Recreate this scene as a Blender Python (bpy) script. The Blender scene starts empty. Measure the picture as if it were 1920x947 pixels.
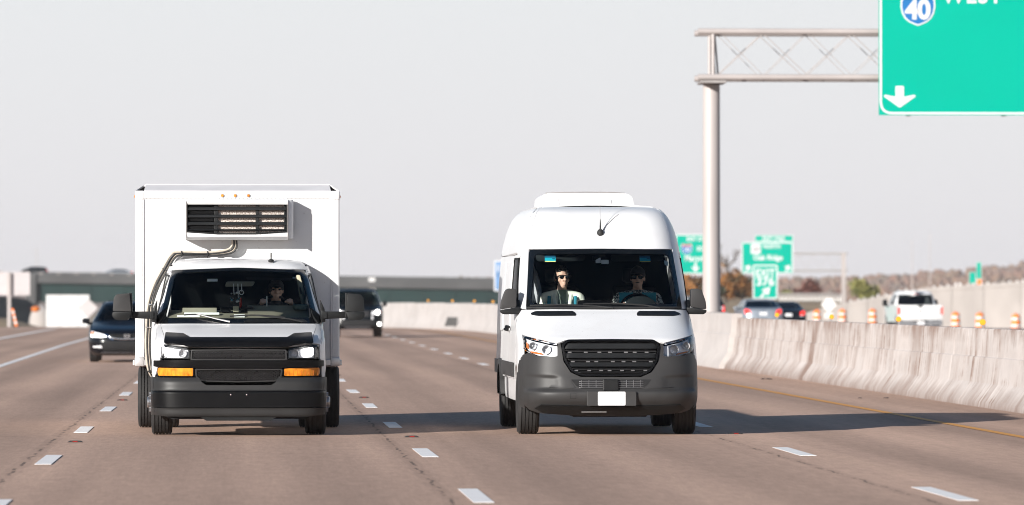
import bpy, bmesh, math, random
from mathutils import Vector, Matrix, noise

random.seed(7)
R = math.radians
SC = bpy.context.scene
COL = SC.collection

# ------------------------------------------------------------------ camera, sky, sun, exposure
CAM_H = 1.56
cam_data = bpy.data.cameras.new('camera')
cam = bpy.data.objects.new('camera', cam_data)
COL.objects.link(cam)
cam.location = (0, 0, CAM_H)
cam.rotation_euler = (R(90.436), 0, R(-2.724))
cam_data.sensor_width = 36
cam_data.lens = 200.6
cam_data.clip_start = 1
cam_data.clip_end = 12000
cam_data.dof.use_dof = True
cam_data.dof.focus_distance = 64.3
cam_data.dof.aperture_fstop = 3.4
SC.camera = cam

SUN_EL, SUN_AZ = 18.0, 40.0          # degrees; shadows run to the right and away from the viewer
w = bpy.data.worlds.new('World')
SC.world = w
w.use_nodes = True
wn, wl = w.node_tree.nodes, w.node_tree.links
wn.clear()
sky = wn.new('ShaderNodeTexSky')
sky.sky_type = 'NISHITA'
sky.sun_disc = False
sky.sun_elevation = R(SUN_EL)
sky.sun_rotation = R(180 + SUN_AZ)
sky.altitude = 280
sky.air_density = 1.0
sky.dust_density = 1.0
sky.ozone_density = 1.2
hs = wn.new('ShaderNodeHueSaturation')
hs.inputs['Saturation'].default_value = 1.35
# pale autumn haze all round the horizon, thinning out with height above it
tcw = wn.new('ShaderNodeTexCoord'); sxw = wn.new('ShaderNodeSeparateXYZ')
wl.new(tcw.outputs['Generated'], sxw.inputs[0])
hr = wn.new('ShaderNodeValToRGB')
hr.color_ramp.interpolation = 'EASE'
hr.color_ramp.elements[0].position = 0.0
hr.color_ramp.elements[0].color = (.97, .97, .97, 1)
hr.color_ramp.elements[1].position = 0.40
hr.color_ramp.elements[1].color = (0, 0, 0, 1)
wl.new(sxw.outputs[2], hr.inputs[0])
mixw = wn.new('ShaderNodeMix'); mixw.data_type = 'RGBA'
hcol = wn.new('ShaderNodeValToRGB')
hcol.color_ramp.elements[0].position = 0.0
hcol.color_ramp.elements[0].color = (.872, .850, .880, 1)
hcol.color_ramp.elements[1].position = 0.06
hcol.color_ramp.elements[1].color = (.928, .944, .975, 1)
wl.new(sxw.outputs[2], hcol.inputs[0])
hsc = wn.new('ShaderNodeVectorMath'); hsc.operation = 'SCALE'; hsc.inputs['Scale'].default_value = 10.15
wl.new(hcol.outputs[0], hsc.inputs[0])
wl.new(hsc.outputs[0], mixw.inputs[7])
bg = wn.new('ShaderNodeBackground')
bg.inputs['Strength'].default_value = 0.06
wo = wn.new('ShaderNodeOutputWorld')
wl.new(sky.outputs[0], hs.inputs['Color'])
wl.new(hs.outputs[0], mixw.inputs[6])
wl.new(hr.outputs[0], mixw.inputs[0])
wl.new(mixw.outputs[2], bg.inputs['Color'])
wl.new(bg.outputs[0], wo.inputs['Surface'])

sd = bpy.data.lights.new('sun', 'SUN')
sd.energy = 5.0
sd.angle = R(0.5)
sd.color = (1.0, 0.965, 0.915)
sun = bpy.data.objects.new('sun', sd)
COL.objects.link(sun)
sun.location = (-40, -20, 40)
sun_dir = Vector((math.cos(R(SUN_EL)) * math.sin(R(SUN_AZ)), math.cos(R(SUN_EL)) * math.cos(R(SUN_AZ)), -math.sin(R(SUN_EL))))
sun.rotation_euler = sun_dir.to_track_quat('-Z', 'Y').to_euler()

SC.view_settings.view_transform = 'Standard'
SC.view_settings.look = 'None'
SC.view_settings.exposure = 0.6
SC.view_settings.gamma = 1
SC.view_settings.use_curve_mapping = False
SC.render.engine = 'CYCLES'
SC.cycles.use_denoising = True
SC.cycles.filter_width = 1.0
SC.cycles.max_bounces = 7
SC.cycles.diffuse_bounces = 3
SC.cycles.glossy_bounces = 3
SC.cycles.transmission_bounces = 4
SC.cycles.transparent_max_bounces = 12
SC.cycles.volume_bounces = 0
SC.cycles.caustics_reflective = False
SC.cycles.caustics_refractive = False

# ------------------------------------------------------------------ helpers
def link(o, parent=None):
    COL.objects.link(o)
    if parent is not None:
        o.parent = parent
    return o

def tag(o, label=None, cat=None, group=None, kind=None):
    if label: o['label'] = label
    if cat: o['category'] = cat
    if group: o['group'] = group
    if kind: o['kind'] = kind
    return o

def thing(name, label, cat, loc=(0, 0, 0), rz=0.0, group=None):
    o = bpy.data.objects.new(name, None)
    o.empty_display_size = 0.3
    link(o)
    o.location = loc
    o.rotation_euler = (0, 0, rz)
    return tag(o, label, cat, group)

def copy_tree(o, parent=None):
    c = o.copy()
    link(c, parent)
    for ch in o.children:
        copy_tree(ch, c)
    return c

def pchip(pts):
    """smooth monotone interpolation through (a, b) points"""
    xs = [p[0] for p in pts]; ys = [p[1] for p in pts]
    n = len(xs)
    h = [xs[i + 1] - xs[i] for i in range(n - 1)]
    d = [(ys[i + 1] - ys[i]) / h[i] for i in range(n - 1)]
    m = [d[0]] + [0] * (n - 2) + [d[-1]]
    for i in range(1, n - 1):
        if d[i - 1] * d[i] > 0:
            w1 = 2 * h[i] + h[i - 1]; w2 = h[i] + 2 * h[i - 1]
            m[i] = (w1 + w2) / (w1 / d[i - 1] + w2 / d[i])
    def f(x):
        if x <= xs[0]: return ys[0] + m[0] * (x - xs[0])
        if x >= xs[-1]: return ys[-1] + m[-1] * (x - xs[-1])
        i = 0
        while x > xs[i + 1]: i += 1
        t = (x - xs[i]) / h[i]
        return ((1 + 2 * t) * (1 - t) ** 2 * ys[i] + t * (1 - t) ** 2 * h[i] * m[i]
                + t * t * (3 - 2 * t) * ys[i + 1] + t * t * (t - 1) * h[i] * m[i + 1])
    return f

def rnd(pts, r, n=4):
    """round the corners of a 2-D outline; r is one radius or one per corner"""
    out = []
    N = len(pts)
    for i, p in enumerate(pts):
        ri = r[i] if isinstance(r, (list, tuple)) else r
        a = Vector(pts[i - 1]) - Vector(p); b = Vector(pts[(i + 1) % N]) - Vector(p)
        k = min(ri, a.length * .48, b.length * .48)
        if k < 1e-4:
            out.append(tuple(p)); continue
        a = Vector(p) + a.normalized() * k; b = Vector(p) + b.normalized() * k
        for j in range(n + 1):
            t = j / n
            q = a * (1 - t) ** 2 + Vector(p) * 2 * t * (1 - t) + b * t * t
            out.append((q.x, q.y))
    return out

def rect(x0, z0, x1, z1, r=0.0, n=4):
    p = [(x0, z0), (x1, z0), (x1, z1), (x0, z1)]
    return rnd(p, r, n) if r else p

def mir(pts):
    return [(-p[0], p[1]) for p in reversed(pts)]

def sym(half):
    """half outline on the right side (from the centre top clockwise) -> whole outline"""
    return half + [(-x, z) for x, z in reversed(half) if abs(x) > 1e-6]

class MB:
    def __init__(s): s.v = []; s.f = []
    def add(s, vs, fs, M=None):
        o = len(s.v)
        s.v += [(M @ Vector(v)) if M else Vector(v) for v in vs]
        s.f += [[i + o for i in f] for f in fs]
        return s
    def box(s, x0, x1, y0, y1, z0, z1, M=None):
        vs = [(x, y, z) for z in (z0, z1) for y in (y0, y1) for x in (x0, x1)]
        return s.add(vs, [(0, 2, 3, 1), (4, 5, 7, 6), (0, 1, 5, 4), (2, 6, 7, 3), (0, 4, 6, 2), (1, 3, 7, 5)], M)
    def prism(s, loop, a, b, axis='y', M=None):
        n = len(loop)
        def mk(u, v, t):
            return (u, t, v) if axis == 'y' else ((t, u, v) if axis == 'x' else (u, v, t))
        vs = [mk(u, v, a) for u, v in loop] + [mk(u, v, b) for u, v in loop]
        fs = [list(range(n)), list(range(2 * n - 1, n - 1, -1))]
        fs += [(i, i + n, (i + 1) % n + n, (i + 1) % n) for i in range(n)]
        return s.add(vs, fs, M)
    def ring(s, outer, inner, a, b, axis='y', M=None):
        n = len(outer)
        def mk(p, t):
            return (p[0], t, p[1]) if axis == 'y' else ((t, p[0], p[1]) if axis == 'x' else (p[0], p[1], t))
        vs = [mk(p, a) for p in outer] + [mk(p, a) for p in inner] + [mk(p, b) for p in outer] + [mk(p, b) for p in inner]
        fs = []
        for i in range(n):
            j = (i + 1) % n
            fs += [(i, j, n + j, n + i), (2 * n + i, 3 * n + i, 3 * n + j, 2 * n + j),
                   (i, 2 * n + i, 2 * n + j, j), (n + i, n + j, 3 * n + j, 3 * n + i)]
        return s.add(vs, fs, M)
    def tube(s, pts, r, n=8, cap=True):
        pts = [Vector(p) for p in pts]
        rs = r if isinstance(r, (list, tuple)) else [r] * len(pts)
        up = None; vs = []
        for i, p in enumerate(pts):
            t = (pts[min(i + 1, len(pts) - 1)] - pts[max(i - 1, 0)]).normalized()
            if up is None:
                up = t.orthogonal().normalized()
            up = (up - t * up.dot(t)).normalized()
            sd_ = t.cross(up)
            for k in range(n):
                a = 2 * math.pi * k / n
                vs.append(p + (up * math.cos(a) + sd_ * math.sin(a)) * rs[i])
        fs = []
        for i in range(len(pts) - 1):
            for k in range(n):
                fs.append((i * n + k, i * n + (k + 1) % n, (i + 1) * n + (k + 1) % n, (i + 1) * n + k))
        if cap:
            fs += [list(range(n - 1, -1, -1)), [(len(pts) - 1) * n + k for k in range(n)]]
        return s.add(vs, fs)
    def lathe(s, prof, c=(0, 0, 0), axis='z', n=20, a0=0.0):
        vs = []; m = len(prof); fs = []
        for k in range(n):
            a = a0 + 2 * math.pi * k / n
            for r, h in prof:
                u, v = r * math.cos(a), r * math.sin(a)
                p = (u, v, h) if axis == 'z' else ((h, u, v) if axis == 'x' else (u, h, v))
                vs.append((p[0] + c[0], p[1] + c[1], p[2] + c[2]))
        for k in range(n):
            for j in range(m - 1):
                fs.append((k * m + j, ((k + 1) % n) * m + j, ((k + 1) % n) * m + j + 1, k * m + j + 1))
        return s.add(vs, fs)
    def ball(s, c, r, n=12, m=8):
        rx, ry, rz = r if isinstance(r, (list, tuple)) else (r, r, r)
        vs = []; fs = []
        for j in range(m + 1):
            t = math.pi * j / m
            for k in range(n):
                a = 2 * math.pi * k / n
                vs.append((c[0] + rx * math.sin(t) * math.cos(a), c[1] + ry * math.sin(t) * math.sin(a), c[2] + rz * math.cos(t)))
        for j in range(m):
            for k in range(n):
                fs.append((j * n + k, (j + 1) * n + k, (j + 1) * n + (k + 1) % n, j * n + (k + 1) % n))
        return s.add(vs, fs)
    def mesh(s, name, mat=None, smooth=None, bevel=None, seg=2):
        bm = bmesh.new()
        bv = [bm.verts.new(v) for v in s.v]
        for f in s.f:
            try: bm.faces.new([bv[i] for i in f])
            except ValueError: pass
        bmesh.ops.remove_doubles(bm, verts=bm.verts, dist=1e-5)
        bmesh.ops.recalc_face_normals(bm, faces=bm.faces)
        if bevel:
            es = [e for e in bm.edges if len(e.link_faces) == 2 and e.calc_face_angle(0) > .45]
            bmesh.ops.bevel(bm, geom=es, offset=bevel, offset_type='OFFSET', segments=seg, profile=.5, affect='EDGES', clamp_overlap=True)
        me = bpy.data.meshes.new(name)
        bm.to_mesh(me); bm.free()
        if mat is not None: me.materials.append(M[mat])
        if smooth:
            me.shade_smooth()
            me.set_sharp_from_angle(angle=R(smooth))
        return me
    def build(s, name, mat, parent=None, smooth=None, bevel=None, seg=2, loc=None):
        o = bpy.data.objects.new(name, s.mesh(name, mat, smooth, bevel, seg))
        link(o, parent)
        if loc: o.location = loc
        return o

def obj(name, me, parent=None, loc=None, rot=None):
    o = bpy.data.objects.new(name, me)
    link(o, parent)
    if loc: o.location = loc
    if rot: o.rotation_euler = rot
    return o

def patch(name, polys, mapf, mat, parent=None, step=.06, thick=.015, off=0.0, ref=(0, -1, 0)):
    """2-D polygons cut to a grid and laid on the surface mapf(u, v); edges turned in by thick"""
    if not isinstance(polys[0][0], (list, tuple)): polys = [polys]
    bm = bmesh.new(); cache = {}
    def V(p):
        k = (round(p[0], 5), round(p[1], 5))
        if k not in cache: cache[k] = bm.verts.new((p[0], p[1], 0))
        return cache[k]
    for pl in polys:
        vs = []
        for p in pl:
            v = V(p)
            if v not in vs: vs.append(v)
        if len(vs) > 2:
            try: bm.faces.new(vs)
            except ValueError: pass
    bmesh.ops.triangulate(bm, faces=bm.faces)
    us = [v.co.x for v in bm.verts]; vv = [v.co.y for v in bm.verts]
    st = step if isinstance(step, (list, tuple)) else (step, step)
    for ax, lo, hi, s_ in ((0, min(us), max(us), st[0]), (1, min(vv), max(vv), st[1])):
        n = int((hi - lo) / s_)
        for i in range(1, n + 1):
            c = lo + (hi - lo) * i / (n + 1)
            co = (c, 0, 0) if ax == 0 else (0, c, 0)
            no = (1, 0, 0) if ax == 0 else (0, 1, 0)
            bmesh.ops.bisect_plane(bm, geom=bm.verts[:] + bm.edges[:] + bm.faces[:], dist=1e-6, plane_co=co, plane_no=no)
    bmesh.ops.remove_doubles(bm, verts=bm.verts, dist=1e-5)
    bm.verts.index_update(); bm.verts.ensure_lookup_table()
    rv = Vector(ref); P = []; N = []; e = 2e-3
    for v in bm.verts:
        u, t = v.co.x, v.co.y
        p = Vector(mapf(u, t))
        n = (Vector(mapf(u + e, t)) - Vector(mapf(u - e, t))).cross(Vector(mapf(u, t + e)) - Vector(mapf(u, t - e)))
        if n.length < 1e-12: n = rv.copy()
        n.normalize()
        if n.dot(rv) < 0: n = -n
        P.append(p + n * off); N.append(n)
    faces = []; fn = []
    for f in bm.faces:
        idx = [v.index for v in f.verts]
        a, b, c = P[idx[0]], P[idx[1]], P[idx[2]]
        if (b - a).cross(c - a).dot(N[idx[0]]) < 0: idx.reverse()
        faces.append(idx); fn.append(True)
    nb = len(P); bmap = {}
    if thick:
        edir = {}
        for fi in faces:
            for i in range(len(fi)):
                edir[(fi[i], fi[(i + 1) % len(fi)])] = 1
        for (a, b) in list(edir):
            if (b, a) in edir: continue
            for k in (a, b):
                if k not in bmap:
                    bmap[k] = len(P); P.append(P[k] - N[k] * thick)
            faces.append([b, a, bmap[a], bmap[b]]); fn.append(False)
    bm.free()
    me = bpy.data.meshes.new(name)
    me.from_pydata(P, [], faces)
    me.materials.append(M[mat])
    me.shade_smooth()
    ln = []
    for poly, isf in zip(me.polygons, fn):
        for li in poly.loop_indices:
            vi = me.loops[li].vertex_index
            ln.append(tuple(N[vi]) if isf else tuple(poly.normal))
    me.normals_split_custom_set(ln)
    o = bpy.data.objects.new(name, me)
    return link(o, parent)

class Shell:
    """vehicle skin: y = front profile y0(z) plus the plan curve that turns the front into the flanks"""
    def __init__(s, prof, width, D=.7, p=4.0, q=2.0, extra=None):
        s.y0 = pchip(prof); s.W = pchip(width)
        s.Df = pchip(D) if isinstance(D, list) else (lambda z: D)
        s.p, s.q = p, q
        s.ex = extra or (lambda x, z: 0.0)
    def F(s, x, z):
        t = min(abs(x) / s.W(z), .9995)
        return s.y0(z) + s.Df(z) * (1 - (1 - t ** s.p) ** (1 / s.q)) + s.ex(x, z)
    def front(s, x, z):
        return Vector((x, s.F(x, z), z))
    def G(s, y, z):
        u = (y - s.y0(z)) / s.Df(z)
        if u >= 1: return s.W(z)
        return s.W(z) * max(1 - (1 - max(u, 0)) ** s.q, 0) ** (1 / s.p)
    def side(s, sg):
        return lambda y, z: Vector((sg * s.G(y, z), y, z))
    def at(s, x, z, off=0.0):
        return Vector((x, s.F(x, z) - off, z))

def text_mesh(name, body, size, mat, parent, loc, bold=.012, depth=.004, rot=(R(90), 0, 0), align='CENTER', sx=1.0, space=1.0):
    cu = bpy.data.curves.new('txt', 'FONT')
    cu.body = body; cu.size = size; cu.offset = bold * size; cu.extrude = depth
    cu.align_x = align; cu.space_character = space
    cu.resolution_u = 3
    t = bpy.data.objects.new('txt', cu); COL.objects.link(t)
    me = bpy.data.meshes.new_from_object(t.evaluated_get(bpy.context.evaluated_depsgraph_get()))
    bpy.data.objects.remove(t); bpy.data.curves.remove(cu)
    me.name = name
    me.materials.clear(); me.materials.append(M[mat])
    o = obj(name, me, parent, loc, rot)
    o.scale = (sx, 1, 1)
    return o

# ------------------------------------------------------------------ materials
M = {}
def nodes_of(name):
    m = bpy.data.materials.new(name); m.use_nodes = True
    M[name] = m
    nt = m.node_tree
    return m, nt, nt.nodes['Principled BSDF']

def vary(nt, b, col, amt, scale, coord='Object', rough=None, ramt=.08, bump=0.0, bscale=None, stretch=None, detail=4):
    """noise driven variation of colour, roughness and relief"""
    tc = nt.nodes.new('ShaderNodeTexCoord')
    mp = nt.nodes.new('ShaderNodeMapping')
    if stretch: mp.inputs['Scale'].default_value = stretch
    nt.links.new(tc.outputs[coord], mp.inputs[0])
    nz = nt.nodes.new('ShaderNodeTexNoise')
    nz.inputs['Scale'].default_value = scale; nz.inputs['Detail'].default_value = detail
    nt.links.new(mp.outputs[0], nz.inputs['Vector'])
    rp = nt.nodes.new('ShaderNodeValToRGB')
    rp.color_ramp.elements[0].position = .3; rp.color_ramp.elements[1].position = .7
    rp.color_ramp.elements[0].color = tuple(max(c * (1 - amt), 0) for c in col[:3]) + (1,)
    rp.color_ramp.elements[1].color = tuple(min(c * (1 + amt), 1) for c in col[:3]) + (1,)
    nt.links.new(nz.outputs[0], rp.inputs[0])
    nt.links.new(rp.outputs[0], b.inputs['Base Color'])
    if rough is not None:
        mr = nt.nodes.new('ShaderNodeMapRange')
        mr.inputs[3].default_value = max(rough - ramt, 0); mr.inputs[4].default_value = min(rough + ramt, 1)
        nt.links.new(nz.outputs[0], mr.inputs[0])
        nt.links.new(mr.outputs[0], b.inputs['Roughness'])
    if bump:
        n2 = nt.nodes.new('ShaderNodeTexNoise')
        n2.inputs['Scale'].default_value = bscale or scale * 6; n2.inputs['Detail'].default_value = 3
        nt.links.new(mp.outputs[0], n2.inputs['Vector'])
        bp = nt.nodes.new('ShaderNodeBump'); bp.inputs['Strength'].default_value = bump
        bp.inputs['Distance'].default_value = .01
        nt.links.new(n2.outputs[0], bp.inputs['Height'])
        nt.links.new(bp.outputs[0], b.inputs['Normal'])
    return mp, nz, rp

def simple(name, col, rough=.5, amt=.06, scale=3.0, metal=0.0, coat=0.0, bump=0.0, bscale=None, spec=.5, stretch=None, ramt=.06):
    m, nt, b = nodes_of(name)
    b.inputs['Metallic'].default_value = metal
    b.inputs['Coat Weight'].default_value = coat
    b.inputs['Coat Roughness'].default_value = .04
    b.inputs['Specular IOR Level'].default_value = spec
    vary(nt, b, col, amt, scale, rough=rough, ramt=ramt, bump=bump, bscale=bscale, stretch=stretch)
    return m

def grimy(name, col, rough, coat=.2):
    """pale paint with faint road film, streaks and insect specks"""
    m, nt, b = nodes_of(name)
    b.inputs['Coat Weight'].default_value = coat; b.inputs['Coat Roughness'].default_value = .06
    b.inputs['Specular IOR Level'].default_value = .3
    mp, nz, rp = vary(nt, b, col, .04, 1.7, rough=rough, ramt=.06, bump=.015, bscale=6)
    cur = rp.outputs[0]
    for sc, lo, hi, k, dk, det in ((2.6, .50, .78, .16, (.42, .37, .33), 8), (38, .70, .76, .5, (.30, .26, .23), 2), (9, .58, .80, .14, (.45, .40, .36), 6)):
        n = nt.nodes.new('ShaderNodeTexNoise'); n.inputs['Scale'].default_value = sc; n.inputs['Detail'].default_value = det
        nt.links.new(mp.outputs[0], n.inputs['Vector'])
        mr = nt.nodes.new('ShaderNodeMapRange'); mr.inputs[1].default_value = lo; mr.inputs[2].default_value = hi; mr.inputs[4].default_value = k
        nt.links.new(n.outputs[0], mr.inputs[0])
        mx = nt.nodes.new('ShaderNodeMix'); mx.data_type = 'RGBA'
        nt.links.new(mr.outputs[0], mx.inputs[0]); nt.links.new(cur, mx.inputs[6]); mx.inputs[7].default_value = (*dk, 1)
        cur = mx.outputs[2]
    nt.links.new(cur, b.inputs['Base Color'])
    return m

def emis(name, col, e, strength):
    m = simple(name, col, .2)
    b = m.node_tree.nodes['Principled BSDF']
    b.inputs['Emission Color'].default_value = (*e, 1)
    b.inputs['Emission Strength'].default_value = strength
    return m

def glass(name, tint, ior=1.5, rough=.0, spec=1.0):
    m, nt, b = nodes_of(name)
    nt.nodes.remove(b)
    out = nt.nodes['Material Output']
    tr = nt.nodes.new('ShaderNodeBsdfTransparent'); tr.inputs[0].default_value = (*tint, 1)
    gl = nt.nodes.new('ShaderNodeBsdfGlossy'); gl.inputs['Roughness'].default_value = rough
    gl.inputs[0].default_value = (spec, spec, spec, 1)
    fr = nt.nodes.new('ShaderNodeFresnel'); fr.inputs[0].default_value = ior
    mx = nt.nodes.new('ShaderNodeMixShader')
    nt.links.new(fr.outputs[0], mx.inputs[0]); nt.links.new(tr.outputs[0], mx.inputs[1]); nt.links.new(gl.outputs[0], mx.inputs[2])
    nt.links.new(mx.outputs[0], out.inputs['Surface'])
    return m

grimy('white_paint', (.67, .67, .675), .34, coat=.2)
grimy('white_panel', (.66, .66, .66), .45, coat=0)
simple('white_trim', (.62, .60, .60), .45, .05, 4)
simple('roof_cap', (.62, .60, .60), .5, .05, 3)
simple('alu', (.60, .58, .57), .38, .06, 4, metal=.6)
simple('chrome', (.75, .75, .76), .15, .04, 6, metal=1.0)
simple('steel', (.42, .42, .43), .35, .1, 8, metal=.9)
simple('black_plastic', (.0075, .008, .0085), .46, .2, 5, bump=.05, bscale=260, spec=.3)
simple('grey_plastic', (.034, .033, .033), .50, .14, 3, bump=.05, bscale=260, spec=.3)
simple('bumper_grey', (.022, .0215, .0215), .48, .14, 3, bump=.05, bscale=260, spec=.3)
simple('satin_black', (.004, .004, .0045), .38, .2, 4, spec=.15)
simple('gloss_black', (.004, .005, .006), .14, .15, 4, spec=.35)
simple('dark_void', (.004, .004, .005), .8, .2, 4)
simple('tyre', (.020, .019, .019), .78, .2, 9, bump=.1, bscale=60)
simple('rubber', (.014, .014, .014), .7, .2, 6)
simple('dash_tan', (.26, .235, .175), .7, .08, 5, bump=.08, bscale=120)
simple('tan_trim', (.44, .40, .28), .6, .06, 4)
simple('dash_dark', (.010, .013, .015), .7, .15, 5, bump=.06, bscale=140, spec=.2)
simple('seat_dark', (.008, .009, .010), .9, .2, 12, bump=.1, bscale=120, spec=.1)
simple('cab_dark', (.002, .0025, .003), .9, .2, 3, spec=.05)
simple('hose_tan', (.46, .40, .33), .55, .12, 14)
simple('hose_black', (.02, .02, .02), .5, .2, 10)
simple('paper', (.78, .77, .74), .7, .04, 8)
simple('plate_white', (.68, .68, .69), .4, .02, 3)
simple('amber', (.74, .235, .015), .2, .38, 14, coat=.5)
simple('amber_dark', (.55, .14, .01), .2, .15, 40, coat=.4)
simple('red_lens', (.34, .015, .012), .2, .15, 20, coat=.5)
simple('reflector_amber', (.85, .36, .02), .4, .1, 20)
simple('lamp_bowl', (.74, .74, .76), .35, .08, 30, metal=.1)
simple('lamp_chrome', (.70, .70, .72), .32, .10, 30, metal=.25)
simple('lamp_dark', (.10, .10, .11), .25, .3, 20, metal=.5)
glass('windshield', (.92, .97, .96), spec=.3)
glass('lamp_glass', (.93, .94, .95), 1.35)
glass('car_glass', (.35, .40, .40), spec=.45)
glass('dark_glass', (.10, .13, .14))
emis('lamp_lit', (.9, .9, .88), (1.0, .97, .92), 5.0)
emis('lamp_lit_red', (.6, .02, .02), (1.0, .05, .03), .9)
simple('navy_paint', (.004, .005, .008), .25, .1, 2, coat=.22, spec=.2)
simple('black_car_paint', (.004, .005, .006), .25, .1, 2, coat=.22, spec=.2)
simple('silver_paint', (.28, .31, .35), .35, .06, 2, metal=.4, coat=.3)
simple('truck_white', (.68, .68, .68), .35, .02, 2, coat=.5)
simple('skin', (.60, .36, .27), .55, .08, 20)
simple('hair', (.012, .010, .009), .5, .3, 30)
simple('jacket_cream', (.72, .72, .62), .8, .08, 25)
simple('vest_teal', (.015, .20, .27), .7, .15, 14)
simple('cloth_dark', (.02, .021, .024), .85, .2, 15)
simple('cloth_grey', (.38, .39, .41), .85, .12, 9, bump=.3, bscale=20)
simple('shirt_green', (.16, .20, .17), .85, .15, 20)
simple('trousers', (.025, .028, .04), .85, .2, 15)
simple('sticker_teal', (.01, .34, .45), .4, .05, 9)
simple('sticker_yellow', (.75, .68, .22), .4, .05, 9)
simple('sticker_navy', (.01, .07, .13), .4, .05, 9)
simple('bead_blue', (.03, .25, .55), .25, .1, 9)
simple('sign_green', (.0005, .345, .248), .55, .02, .6, spec=.05)
simple('sign_white', (.62, .62, .63), .5, .02, 2)
simple('service_blue', (.14, .26, .46), .5, .3, 1.5)
simple('sign_blue', (.005, .13, .36), .45, .04, 2)
simple('sign_red', (.5, .03, .05), .45, .04, 2)
simple('sign_ink', (.02, .02, .02), .5, .1, 2)
simple('sign_back', (.52, .48, .48), .5, .06, 1.2, metal=.2)
simple('galv', (.40, .36, .345), .48, .08, 1.3, stretch=(1, 1, .3))
simple('galv_dark', (.28, .26, .25), .5, .15, 3)
simple('orange', (.90, .20, .015), .55, .08, 4)
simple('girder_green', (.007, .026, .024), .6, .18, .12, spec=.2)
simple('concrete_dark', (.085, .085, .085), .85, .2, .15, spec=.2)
simple('concrete_pale', (.37, .335, .315), .88, .12, .25, bump=.1, bscale=3)
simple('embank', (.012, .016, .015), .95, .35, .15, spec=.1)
simple('guard_white', (.74, .72, .70), .5, .06, 2)

# ------------------------------------------------------------------ ground, road, markings
FPX = 10700.0                         # photograph's focal length in its own pixels (200 mm lens)
def at(px, py, Y):
    """point at real distance Y that stands where the photograph shows it"""
    return Vector(((px - 451) * Y / FPX, Y, CAM_H - (py - 555) * Y / FPX))

gz = pchip([(-60, 0), (200, 0), (250, -.005), (300, -.1), (400, -.68), (525, -1.4), (700, -2.4), (1000, -4.6), (1300, -5.6), (2000, -6), (4200, -6)])

def bend(Y):                          # the carriageway turns gently beyond 240 m
    return 0.0 if Y < 235 else -((Y - 235) / 60.0) ** 2 * 2.6 if Y < 420 else bend(419.9) - (Y - 420) * .27

def strip(name, x0, x1, ys, z, mat, follow=True):
    vs, fs = [], []
    for Y in ys:
        b = bend(Y) if follow else 0
        vs += [(x0 + b, Y, gz(Y) + z), (x1 + b, Y, gz(Y) + z)]
    for i in range(len(ys) - 1):
        fs.append((2 * i, 2 * i + 1, 2 * i + 3, 2 * i + 2))
    me = bpy.data.meshes.new(name); me.from_pydata(vs, [], fs); me.materials.append(M[mat]); me.shade_smooth()
    return bpy.data.objects.new(name, me)

def rows(a, b, s):
    n = max(1, int((b - a) / s)); return [a + (b - a) * i / n for i in range(n + 1)]

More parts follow.
